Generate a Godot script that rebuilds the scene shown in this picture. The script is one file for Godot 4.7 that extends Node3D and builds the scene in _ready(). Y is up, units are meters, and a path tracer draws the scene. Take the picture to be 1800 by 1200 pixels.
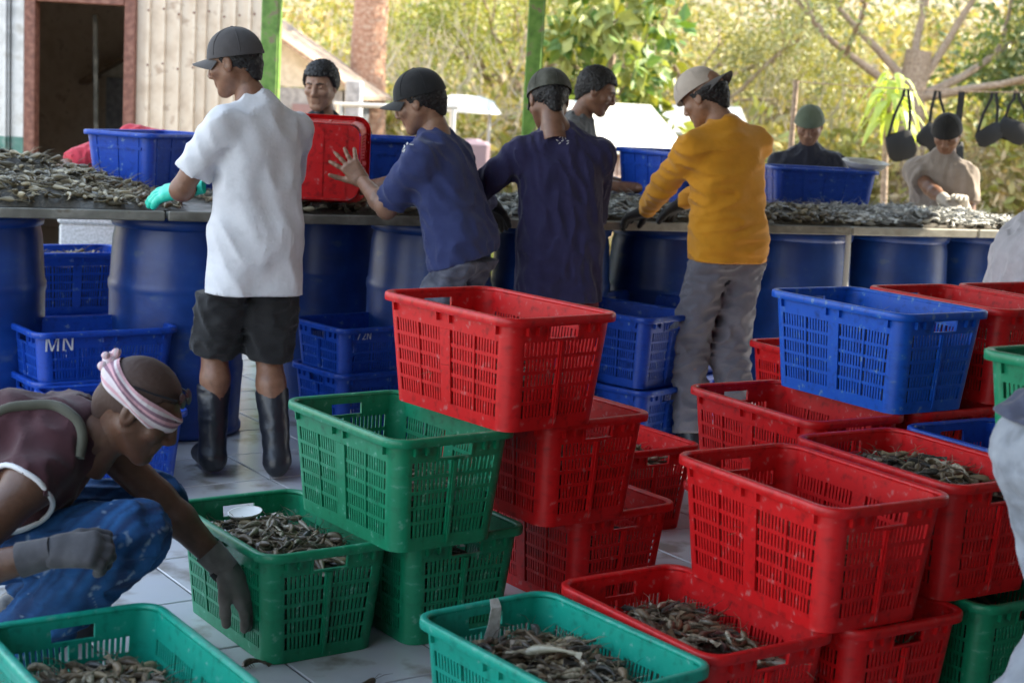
extends Node3D

const PEOPLE := true

func _ready() -> void:
	# ---- camera
	var cam := Camera3D.new()
	cam.name = "camera"
	cam.fov = 25.06
	cam.near = 0.05
	cam.far = 300.0
	add_child(cam)
	cam.position = Vector3(0, 1.485, 0)
	cam.rotation_degrees = Vector3(-8.9, 0, 3.25)
	cam.current = true
	var lens := CameraAttributesPhysical.new()
	lens.frustum_focal_length = 53.97
	lens.frustum_focus_distance = 4.7
	lens.frustum_near = 0.05
	lens.frustum_far = 300.0
	lens.exposure_aperture = 4.0
	cam.attributes = lens
	# ---- sky, exposure
	var env := Environment.new()
	env.background_mode = Environment.BG_SKY
	var sky := Sky.new()
	var sm := ProceduralSkyMaterial.new()
	sm.sky_top_color = Color(0.60, 0.68, 0.78)
	sm.sky_horizon_color = Color(0.90, 0.90, 0.87)
	sm.sky_curve = 0.18
	sm.ground_bottom_color = Color(0.30, 0.26, 0.20)
	sm.ground_horizon_color = Color(0.62, 0.62, 0.58)
	sm.sun_angle_max = 4.0
	sky.sky_material = sm
	env.sky = sky
	env.background_energy_multiplier = 1.5
	env.tonemap_mode = Environment.TONE_MAPPER_LINEAR
	env.tonemap_exposure = 3.95
	env.sdfgi_enabled = true
	env.ssao_enabled = true
	env.ssil_enabled = true
	var we := WorldEnvironment.new()
	we.name = "world_environment"
	we.environment = env
	add_child(we)
	# ---- sun: high, from beyond the right end of the table
	var sun := DirectionalLight3D.new()
	sun.name = "sun"
	sun.light_energy = 1.45
	sun.light_color = Color(1.0, 0.95, 0.86)
	sun.light_angular_distance = 0.5
	sun.shadow_enabled = true
	add_child(sun)
	sun.look_at_from_position(Vector3(0.80, 0.58, -0.20) * 30.0, Vector3.ZERO)

	make_materials()
	make_crate_meshes()
	make_catch()
	build_floor()
	build_shed()
	build_store()
	build_table()
	build_back()
	build_crates()
	build_table_heaps()
	if PEOPLE:
		build_people()
	for k in crate_kinds:
		crate_kinds[k].free()

# ---------------------------------------------------------------- where the crates stand
func build_crates() -> void:
	var L1 := CH
	var L2 := CH * 2.0
	# front left
	var j := crate("teal", -0.775, 0.001, -3.02, 55, "teal green crate of shrimp with hand hole, in front of the crouching man")
	crate_fill(j, 0.215, 170, "heap of shrimp filling the teal crate before the crouching man", 0.03, 70, "loose shrimp on the heap in the teal crate before the crouching man", "shrimp in the teal crate before the crouching man")
	var f := crate("teal", 0.145, 0.001, -3.27, 52, "teal green crate of shrimp standing alone beside the low red crate")
	crate_fill(f, 0.240, 190, "heap of shrimp filling the teal crate beside the low red crate", 0.03, 90, "loose shrimp on the heap in the teal crate beside the low red crate", "shrimp in the teal crate beside the low red crate")
	var ps := single("large_shrimp", shrimp_mesh(0.7, 0.135, 0.0125), M.shrimp_pale, "largest pale shrimp lying on top of the teal crate's heap", "shrimp")
	ps.transform = f.transform * Transform3D(Basis(Vector3.UP, 0.55) * Basis(Vector3(0, 0, 1), 0.25) * Basis(Vector3.RIGHT, 1.2), Vector3(-0.02, 0.274, 0.01))
	# left stack
	var g0 := crate("green", -0.605, 0.001, -4.10, 54.5, "green crate of shrimp on the floor under the crouching man's reaching hand")
	crate_fill(g0, 0.245, 170, "heap of shrimp filling the green crate under the reaching hand", 0.02, 60, "loose shrimp on the heap in the green crate under the reaching hand", "shrimp in the green crate under the reaching hand")
	packed(crate("green", -0.255, 0.001, -4.30, 54.5, "green crate on the floor, bottom one under the raised green crate"))
	var g1 := crate("green", -0.300, L1 + 0.002, -4.13, 53, "green crate in the second layer, leaning stack beside the topmost red crate")
	crate_fill(g1, 0.16, 120, "shrimp low inside the raised green crate", 0.02)
	packed(crate("red", 0.200, 0.001, -4.65, 53, "red crate on the floor, bottom of the stack under the topmost red crate"))
	packed(crate("red", 0.085, L1 + 0.002, -4.45, 52, "red crate in the second layer directly under the topmost red crate"))
	packed(crate("red", -0.045, L2 + 0.003, -4.235, 50, "topmost empty red crate of the stack beside the raised green crate"), 0.13)
	# the red crates on the right
	var d0 := crate("red", 0.470, 0.001, -3.555, 55.5, "low red crate of shrimp on the floor between teal crate and big red crate")
	crate_fill(d0, 0.235, 170, "heap of shrimp in the low red crate beside the teal crate", 0.03, 50, "loose shrimp on the heap in the low red crate", "shrimp in the low red crate")
	packed(crate("red", 0.838, 0.001, -3.775, 57, "red crate on the floor, bottom one under the big upper red crate"))
	var r1 := crate("red", 0.750, L1 + 0.002, -3.69, 58, "bright red upper crate with a little shrimp, set on two floor crates")
	crate_fill(r1, 0.165, 110, "shrimp lying low inside the bright red upper crate", 0.05)
	packed(crate("green", 1.215, 0.001, -4.02, 57, "green crate on the floor showing only its dark corner behind the red crates"))
	var r2 := crate("red", 1.105, L1 + 0.002, -3.985, 58, "red upper crate of shrimp next to the grey trousered person")
	crate_fill(r2, 0.255, 140, "heap of shrimp near the rim of the red crate beside the grey trousers", 0.03, 30, "loose shrimp on the heap in the red crate beside the grey trousers", "shrimp in the red crate beside the grey trousers")
	var b0 := crate("blue", 1.465, L1 + 0.002, -4.225, 58, "blue crate tucked between the red upper crate and the raised blue crate")
	crate_fill(b0, 0.10, 60, "few shrimp at the bottom of the tucked blue crate", 0.02)
	crate("red", 1.60, 0.001, -4.26, 58, "red crate at the bottom of the stacks on the right", "bottom crates of the right stacks")
	packed(crate("red", 0.885, 0.001, -4.68, 58, "red crate at the bottom of the stacks on the right", "bottom crates of the right stacks"))
	crate("red", 1.255, 0.001, -4.92, 58, "red crate at the bottom of the stacks on the right", "bottom crates of the right stacks")
	crate("red", 1.635, 0.001, -5.16, 58, "red crate at the bottom of the stacks on the right", "bottom crates of the right stacks")
	packed(crate("red", 0.885, L1 + 0.002, -4.68, 58, "long empty red crate under the near side of the raised blue crate"))
	packed(crate("red", 1.255, L1 + 0.002, -4.92, 58, "red crate under the far side of the raised blue crate"))
	packed(crate("red", 1.635, L1 + 0.002, -5.16, 58, "red crate in the second layer behind the raised blue crate"))
	var b1 := crate("bright_blue", 1.140, L2 + 0.003, -4.80, 56.5, "bright blue crate raised on top of the red crates, smeared with dirt")
	crate_fill(b1, 0.225, 90, "shrimp inside the raised bright blue crate", 0.03)
	packed(crate("red", 1.515, L2 + 0.003, -5.06, 57.5, "red crate in the top layer directly behind the raised blue crate"))
	packed(crate("red", 1.885, L2 + 0.003, -5.30, 57.5, "red crate in the top layer, second behind the raised blue crate"))
	crate("red", 2.010, 0.001, -5.38, 58, "red crate at the bottom of the stacks on the right", "bottom crates of the right stacks")
	crate("red", 2.010, L1 + 0.002, -5.38, 58, "red crate in the second layer beside the grey shirted bending person")
	var s0 := crate("red", 0.375, 0.001, -5.50, 55, "red crate of shrimp on the floor behind the tall red stack")
	crate_fill(s0, 0.24, 110, "heap of shrimp in the red crate behind the tall red stack", 0.03)
	# blue ones along the table
	crate("blue", -1.70, 0.001, -6.12, -37, "blue crate nested under the crate lettered MN")
	var mn := crate("blue", -1.70, 0.195, -6.12, -37, "blue crate with white letters MN in front of the blue drum")
	letters(mn, "MN", Vector3(-0.20, 0.262, 1), 0.060)
	crate("blue", -1.48, 0.001, -5.58, 55, "blue crate on the floor between the crouching man and the black boots")
	crate("blue", -0.62, 0.001, -6.66, -42, "blue crate nested under the scribbled blue crate")
	var sc := crate("blue", -0.62, 0.195, -6.66, -42, "blue crate with a small white scribble beside the black shorts")
	letters(sc, "/ ZN", Vector3(-0.17, 0.272, 1), 0.030)
	for e in [[0.47, -6.66, "blue", "blue crate stack standing free between red crates and grey trousers"], [0.66, -7.02, "blue", "blue crate stack pushed under the table behind the grey trousers"]]:
		crate(e[2], e[0], 0.001, e[1], 40, e[3] + ", lower one")
		crate(e[2], e[0], L1 + 0.002, e[1], 42, e[3] + ", upper one")
	crate("red", 1.23, 0.001, -5.76, 58, "red crate at the bottom of the stacks on the right", "bottom crates of the right stacks")
	packed(crate("red", 1.23, L1 + 0.002, -5.76, 58, "red crate in the second layer between grey trousers and raised blue crate"))
	# pale dish on the shrimp and a strip of plastic over a rim
	var di := Acc.new()
	di.lathe([Vector2(0.001, 0.006), Vector2(0.034, 0.006), Vector2(0.046, 0.014), Vector2(0.050, 0.015), Vector2(0.046, 0.009), Vector2(0.036, 0.0), Vector2(0.001, 0.0)], 24)
	var dish := single("small_dish", di.mesh(), M.white_paint, "small white dish lying on the shrimp under the reaching hand", "dish")
	dish.transform = g0.transform * Transform3D(Basis(Vector3.RIGHT, 0.12), Vector3(-0.19, 0.272, 0.02))
	var sp := Acc.new()
	var pv := [Vector3(-0.275, 0.318, -0.02), Vector3(-0.262, 0.300, -0.018), Vector3(-0.258, 0.265, -0.012), Vector3(-0.25, 0.225, 0.004)]
	for k in 3:
		var w0 := Vector3(0, 0, 0.012 + 0.003 * k)
		var w1 := Vector3(0, 0, 0.015 + 0.003 * k)
		sp.hexa([pv[k] - w0, pv[k] + w0, pv[k + 1] + w1, pv[k + 1] - w1, pv[k] - w0 + Vector3(0.0012, 0, 0), pv[k] + w0 + Vector3(0.0012, 0, 0), pv[k + 1] + w1 + Vector3(0.0012, 0, 0), pv[k + 1] - w1 + Vector3(0.0012, 0, 0)])
	single("plastic_strip", sp.mesh(), M.foam, "pale crumpled plastic strip hanging inside the teal crate's rim", "plastic strip").transform = f.transform
	# behind and under the table on the left, seen between two drums
	for e in [[-2.30, 0.001, -7.70, "blue crate behind the drums, lowest of the pile by the foam boxes"], [-2.28, L1 + 0.002, -7.72, "blue crate behind the drums, upper one of the pile by the foam boxes"]]:
		var c := crate("blue", e[0], e[1], e[2], -35, e[3])
		if e[1] > 0.1:
			crate_fill(c, 0.27, 60, "shrimp in the blue crate behind the drums", 0.02)
	for e in [[-2.33, 0.001, -8.75, "white foam box on the floor behind the drums"], [-2.32, 0.372, -8.75, "white foam box stacked on another behind the drums"]]:
		var fb := thing("foam_box", e[3], "box", Vector3(e[0], e[1], e[2]), 0.2)
		var a := Acc.new()
		a.bevel_box(Vector3(0, 0.15, 0), Vector3(0.55, 0.30, 0.40), 0.012)
		part("body", a.mesh(), M.foam, fb)
		var l := Acc.new()
		l.bevel_box(Vector3(0, 0.335, 0), Vector3(0.57, 0.068, 0.42), 0.012)
		part("lid", l.mesh(), M.foam, fb)
	# on the table
	var tp := table_pt(1.17, 1.04)
	crate("blue", -1.70, TABLE_H + 0.002, -7.15, -66, "solid blue bin on the table beside the tan shrimp mound", "", true).scale = Vector3(1, 0.90, 1)
	tp = table_pt(1.98, 0.45)
	var up := crate("red", tp.x, TABLE_H + 0.002, tp.z, 0, "red crate tipped on its side on the table under the spread hand")
	up.transform = Transform3D(Basis(Vector3.UP, atan2(0.406, 0.914)) * Basis(Vector3.RIGHT, PI / 2.0 + 0.06), table_pt(1.92, 0.24) + Vector3(0, TABLE_H + 0.215, 0))
	up.transform = Transform3D(Basis(Vector3.UP, 0.12) * Basis(Vector3.RIGHT, -(PI / 2.0 + 0.05)), Vector3(-0.93, TABLE_H + 0.222, -6.42))
	tp = table_pt(2.25, 0.92)
	crate("blue", tp.x, TABLE_H + 0.002, tp.z, -24, "blue bin on the table behind the tipped red crate", "", true)
	tp = table_pt(3.72, 0.66)
	crate("blue", tp.x, TABLE_H + 0.002, tp.z, 60, "blue bin on the table past the yellow sleeve", "", true)
	tp = table_pt(4.70, 0.85)
	crate("blue", tp.x, TABLE_H + 0.002, tp.z, -8, "blue end bin on the table in front of the mint capped worker", "", true).scale = Vector3(1, 0.80, 1)
	# pale net basin leaning on that bin
	var ba := thing("shallow_basin", "pale grey shallow basin with a rope rim resting on the blue end bin", "basin", Vector3(tp.x + 0.27, TABLE_H + CH * 0.80 + 0.016, tp.z - 0.04))
	ba.rotation = Vector3(0.10, 0, -0.04)
	ba.scale = Vector3(0.62, 0.55, 0.62)
	var bl := Acc.new()
	bl.lathe([Vector2(0.001, -0.02), Vector2(0.14, -0.02), Vector2(0.175, 0.02), Vector2(0.195, 0.055), Vector2(0.188, 0.055), Vector2(0.168, 0.022), Vector2(0.136, -0.014), Vector2(0.001, -0.014)], 30)
	part("bowl", bl.mesh(), M.pipe, ba)
	var rp := []
	var rr := []
	for k in 33:
		rp.append(Vector3(cos(TAU * k / 32.0) * 0.196, 0.056 + 0.003 * sin(k * 3.0), sin(TAU * k / 32.0) * 0.196))
		rr.append(0.008)
	var ra := Acc.new()
	ra.tube(rp, rr, 7, false)
	part("rope_rim", ra.mesh(), M.foam, ba)
	# held by the person at the right edge
	var h := crate("green", 1.38, 0.69, -3.29, 56, "green crate carried at hip height by the grey trousered person")
	h.rotation.z = 0.02
	# a shrimp that fell on the tiles
	for e in [[-0.615, -3.80, 0.8, "single dark shrimp lying on the floor tiles before the teal crate"], [-0.10, -3.92, 2.2, "single dark shrimp on the tiles against the green floor crate"], [-0.33, -3.70, 4.0, "small shrimp alone on the open tiles between the teal crates"]]:
		var lone := single("fallen_shrimp", shrimp_meshes[2], shrimp_mats[0], e[3], "shrimp", "", Vector3(e[0], 0.009, e[1]))
		lone.rotation = Vector3(0.3, e[2], 0)

func packed(c: Node3D, level := 0.20) -> void:
	crate_fill(c, level, 60, "shrimp packed inside a stacked crate, seen through its slots and rim", 0.02, 0, "", "", 1.0, "shrimp inside the stacked crates")

func letters(c: Node3D, text: String, at: Vector3, size: float) -> void:
	var t := TextMesh.new()
	t.text = text
	t.font = SystemFont.new()
	t.font.font_names = PackedStringArray(["Droid Sans"])
	t.font_size = 64
	t.pixel_size = size / 64.0 * 1.3
	t.depth = 0.0008
	var o := part("lettering", t, M.white_paint, c)
	o.set_meta("label", "white hand painted letters " + text)
	o.position = Vector3(at.x, at.y, hw(at.y) + 0.0012)
	o.rotation.x = atan2(0.026, CH)

func build_table_heaps() -> void:
	var tan := [Color(0.15, 0.12, 0.065), Color(0.115, 0.09, 0.05), Color(0.21, 0.17, 0.10), Color(0.075, 0.062, 0.036), Color(0.30, 0.25, 0.155)]
	var dark := [Color(0.09, 0.075, 0.05), Color(0.06, 0.055, 0.04), Color(0.14, 0.115, 0.075), Color(0.22, 0.19, 0.12)]
	var grey := [Color(0.20, 0.20, 0.17), Color(0.30, 0.30, 0.26), Color(0.10, 0.10, 0.085), Color(0.40, 0.40, 0.35)]
	var silver := [Color(0.30, 0.31, 0.30), Color(0.44, 0.45, 0.43), Color(0.16, 0.165, 0.16), Color(0.55, 0.55, 0.52)]
	table_heap(-0.28, 1.12, 0.03, 1.30, 0.185, 1900, "big tan brown mound of shrimp at the end of the table", tan, 1.0, 0.30)
	table_heap(1.30, 2.55, 0.04, 0.85, 0.07, 800, "dark low heap of shrimp beneath the tipped red crate", dark, 1.0)
	table_heap(2.55, 3.80, 0.04, 0.92, 0.085, 1200, "grey flecked heap of shrimp between the navy and yellow shirted workers", grey, 0.95)
	table_heap(3.70, 4.50, 0.05, 0.60, 0.075, 700, "brown heap of shrimp in front of the blue end bin", dark + [Color(0.26, 0.22, 0.13), Color(0.3, 0.3, 0.26)], 0.95)
	table_heap(4.25, 5.72, 0.06, 0.78, 0.075, 1500, "silvery heap of shrimp at the sunny end of the table", silver, 0.95)

# ---------------------------------------------------------------- mesh collecting
class Acc:
	var v := PackedVector3Array()
	var n := PackedVector3Array()
	var i := PackedInt32Array()
	var col := PackedColorArray()

	func tri(a: Vector3, b: Vector3, c: Vector3, nn: Vector3) -> void:
		var k := v.size()
		v.append_array([a, b, c])
		n.append_array([nn, nn, nn])
		if (b - a).cross(c - a).dot(nn) > 0.0:
			i.append_array([k, k + 2, k + 1])
		else:
			i.append_array([k, k + 1, k + 2])

	func quad(a: Vector3, b: Vector3, c: Vector3, d: Vector3, toward: Vector3) -> void:
		var nn := (c - a).cross(d - b)
		if nn.length_squared() < 1e-16:
			return
		nn = nn.normalized()
		if nn.dot(toward) < 0.0:
			nn = -nn
		var k := v.size()
		v.append_array([a, b, c, d])
		n.append_array([nn, nn, nn, nn])
		if (b - a).cross(c - a).dot(nn) > 0.0:
			i.append_array([k, k + 2, k + 1, k, k + 3, k + 2])
		else:
			i.append_array([k, k + 1, k + 2, k, k + 2, k + 3])

	# eight corners: 0-3 round one face, 4-7 round the opposite one
	func hexa(p: Array) -> void:
		var c := Vector3.ZERO
		for q in p:
			c += q * 0.125
		for f in [[0, 1, 2, 3], [4, 5, 6, 7], [0, 1, 5, 4], [1, 2, 6, 5], [2, 3, 7, 6], [3, 0, 4, 7]]:
			var m: Vector3 = (p[f[0]] + p[f[1]] + p[f[2]] + p[f[3]]) * 0.25
			quad(p[f[0]], p[f[1]], p[f[2]], p[f[3]], m - c)

	func box(c: Vector3, s: Vector3, b := Basis()) -> void:
		var h := s * 0.5
		var p := []
		for q in [[-1, -1, -1], [1, -1, -1], [1, -1, 1], [-1, -1, 1], [-1, 1, -1], [1, 1, -1], [1, 1, 1], [-1, 1, 1]]:
			p.append(c + b * Vector3(q[0] * h.x, q[1] * h.y, q[2] * h.z))
		hexa(p)

	# box with chamfered edges
	func bevel_box(c: Vector3, s: Vector3, r: float, b := Basis()) -> void:
		var h := s * 0.5
		var rings := []
		for lv in [[-h.y, r], [-h.y + r, 0.0], [h.y - r, 0.0], [h.y, r]]:
			var x: float = h.x - lv[1]
			var z: float = h.z - lv[1]
			var q := []
			for e in [[-1, -1, 0], [1, -1, 1], [1, 1, 0], [-1, 1, 1]]:
				var p1 := Vector3(e[0] * (x - r), lv[0], e[1] * z)
				var p2 := Vector3(e[0] * x, lv[0], e[1] * (z - r))
				if e[2] == 0:
					q.append(p2)
					q.append(p1)
				else:
					q.append(p1)
					q.append(p2)
			for k in q.size():
				q[k] = c + b * q[k]
			rings.append(q)
		for j in 3:
			for k in 8:
				var a: Vector3 = rings[j][k]
				var bb: Vector3 = rings[j][(k + 1) % 8]
				var cc: Vector3 = rings[j + 1][(k + 1) % 8]
				var d: Vector3 = rings[j + 1][k]
				quad(a, bb, cc, d, (a + bb + cc + d) * 0.25 - c)
		for e in [0, 3]:
			var up: Vector3 = b * Vector3(0, -1 if e == 0 else 1, 0)
			for k in range(1, 7):
				tri(rings[e][0], rings[e][k], rings[e][k + 1], up)

	# smooth tube along points
	func tube(pts: Array, rad: Array, sides := 8, caps := true) -> void:
		var m := pts.size()
		var k0 := v.size()
		var up := Vector3.UP
		var prev := Vector3.ZERO
		for j in m:
			var t: Vector3
			if j == 0:
				t = pts[1] - pts[0]
			elif j == m - 1:
				t = pts[j] - pts[j - 1]
			else:
				t = pts[j + 1] - pts[j - 1]
			t = t.normalized()
			var sx: Vector3
			if prev == Vector3.ZERO:
				sx = t.cross(up if absf(t.y) < 0.9 else Vector3.RIGHT).normalized()
			else:
				sx = (prev - t * prev.dot(t)).normalized()
			prev = sx
			var sy := t.cross(sx)
			for q in sides:
				var a := TAU * q / sides
				var dn := sx * cos(a) + sy * sin(a)
				v.append(pts[j] + dn * rad[j])
				n.append(dn)
		for j in m - 1:
			for q in sides:
				var a := k0 + j * sides + q
				var b := k0 + j * sides + (q + 1) % sides
				i.append_array([a, b, b + sides, a, b + sides, a + sides])
		if caps:
			for e in [0, m - 1]:
				var d: Vector3 = (pts[0] - pts[1]) if e == 0 else (pts[m - 1] - pts[m - 2])
				d = d.normalized()
				for q in range(1, sides - 1):
					tri(v[k0 + e * sides], v[k0 + e * sides + q], v[k0 + e * sides + q + 1], d)

	# profile of (radius, y), turned about the y axis through c
	func lathe(prof: Array, seg := 24, c := Vector3.ZERO, b := Basis(), sx := 1.0, sz := 1.0) -> void:
		var m := prof.size()
		var k0 := v.size()
		for j in m:
			var p: Vector2 = prof[j]
			var t: Vector2 = prof[mini(j + 1, m - 1)] - prof[maxi(j - 1, 0)]
			var nr := Vector2(t.y, -t.x).normalized()
			for q in seg:
				var a := TAU * q / seg
				v.append(c + b * Vector3(p.x * cos(a) * sx, p.y, p.x * sin(a) * sz))
				n.append((b * Vector3(nr.x * cos(a) / sx, nr.y, nr.x * sin(a) / sz)).normalized())
		for j in m - 1:
			for q in seg:
				var a := k0 + j * seg + q
				var bb := k0 + j * seg + (q + 1) % seg
				i.append_array([a, bb, bb + seg, a, bb + seg, a + seg])

	func add(o: Acc, x: Transform3D) -> void:
		var k := v.size()
		var nb := x.basis.inverse().transposed()
		for q in o.v.size():
			v.append(x * o.v[q])
			n.append((nb * o.n[q]).normalized())
		for q in o.i:
			i.append(q + k)

	# every triangle runs clockwise seen from the side its normals point to
	func orient() -> void:
		for q in range(0, i.size(), 3):
			var a := i[q]
			var b := i[q + 1]
			var c := i[q + 2]
			if (v[b] - v[a]).cross(v[c] - v[a]).dot(n[a] + n[b] + n[c]) > 0.0:
				i[q + 1] = c
				i[q + 2] = b

	func mesh(sure := false) -> ArrayMesh:
		if not sure:
			orient()
		var arr := []
		arr.resize(Mesh.ARRAY_MAX)
		arr[Mesh.ARRAY_VERTEX] = v
		arr[Mesh.ARRAY_NORMAL] = n
		arr[Mesh.ARRAY_INDEX] = i
		if col.size() == v.size():
			arr[Mesh.ARRAY_COLOR] = col
		var m := ArrayMesh.new()
		m.add_surface_from_arrays(Mesh.PRIMITIVE_TRIANGLES, arr)
		return m


# ---------------------------------------------------------------- naming and tagging
var used := {}

func numbered(called: String) -> String:
	var k: int = used.get(called, 0)
	used[called] = k + 1
	return called if k == 0 else "%s_%03d" % [called, k]

func tag(o: Node, label: String, category: String, group := "", kind := "") -> void:
	if label:
		o.set_meta("label", label)
	if category:
		o.set_meta("category", category)
	if group:
		o.set_meta("group", group)
	if kind:
		o.set_meta("kind", kind)

func thing(called: String, label: String, category: String, at := Vector3.ZERO, turn := 0.0, group := "") -> Node3D:
	var o := Node3D.new()
	o.name = numbered(called)
	add_child(o, true)
	o.position = at
	o.rotation.y = turn
	tag(o, label, category, group)
	return o

func part(called: String, m: Mesh, mat: Material, parent: Node) -> MeshInstance3D:
	var o := MeshInstance3D.new()
	o.name = called
	o.mesh = m
	o.material_override = mat
	parent.add_child(o, true)
	return o

func single(called: String, m: Mesh, mat: Material, label: String, category: String, group := "", at := Vector3.ZERO) -> MeshInstance3D:
	var o := MeshInstance3D.new()
	o.name = numbered(called)
	o.mesh = m
	o.material_override = mat
	add_child(o, true)
	o.position = at
	tag(o, label, category, group)
	return o

func struct(called: String, m: Mesh, mat: Material) -> MeshInstance3D:
	var o := MeshInstance3D.new()
	o.name = numbered(called)
	o.mesh = m
	o.material_override = mat
	o.set_meta("kind", "structure")
	add_child(o, true)
	return o


# ---------------------------------------------------------------- materials
var M := {}

func lin(r: float, g: float, b: float) -> Color:
	return Color(r, g, b).linear_to_srgb()

func noise_tex(freq: float, seed_: int, stops: Array, oct := 4, size := 512, type := FastNoiseLite.TYPE_SIMPLEX_SMOOTH) -> NoiseTexture2D:
	var f := FastNoiseLite.new()
	f.seed = seed_
	f.frequency = freq
	f.noise_type = type
	f.fractal_octaves = oct
	var t := NoiseTexture2D.new()
	t.width = size
	t.height = size
	t.seamless = true
	t.noise = f
	var g := Gradient.new()
	var offs := PackedFloat32Array()
	var cols := PackedColorArray()
	for s in stops:
		offs.append(s[0])
		cols.append(s[1])
	g.offsets = offs
	g.colors = cols
	t.color_ramp = g
	return t

func bump_tex(freq: float, seed_: int, strength := 4.0, size := 512, oct := 4) -> NoiseTexture2D:
	var f := FastNoiseLite.new()
	f.seed = seed_
	f.frequency = freq
	f.fractal_octaves = oct
	var t := NoiseTexture2D.new()
	t.width = size
	t.height = size
	t.seamless = true
	t.as_normal_map = true
	t.bump_strength = strength
	t.noise = f
	return t

func mat(c: Color, rough := 0.6, tex: Texture2D = null, scale := 1.0, world := false) -> StandardMaterial3D:
	var m := StandardMaterial3D.new()
	m.albedo_color = c
	m.roughness = rough
	if tex:
		m.albedo_texture = tex
		m.uv1_triplanar = true
		m.uv1_world_triplanar = world
		m.uv1_scale = Vector3.ONE * scale
	return m

func bumped(m: StandardMaterial3D, t: Texture2D, amount := 0.5, scale := 0.0) -> StandardMaterial3D:
	m.normal_enabled = true
	m.normal_texture = t
	m.normal_scale = amount
	if m.albedo_texture == null:
		m.uv1_triplanar = true
		m.uv1_scale = Vector3.ONE * (scale if scale > 0.0 else 1.0)
	return m

func glow_through(m: StandardMaterial3D, c: Color) -> StandardMaterial3D:
	m.backlight_enabled = true
	m.backlight = c
	return m

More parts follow.
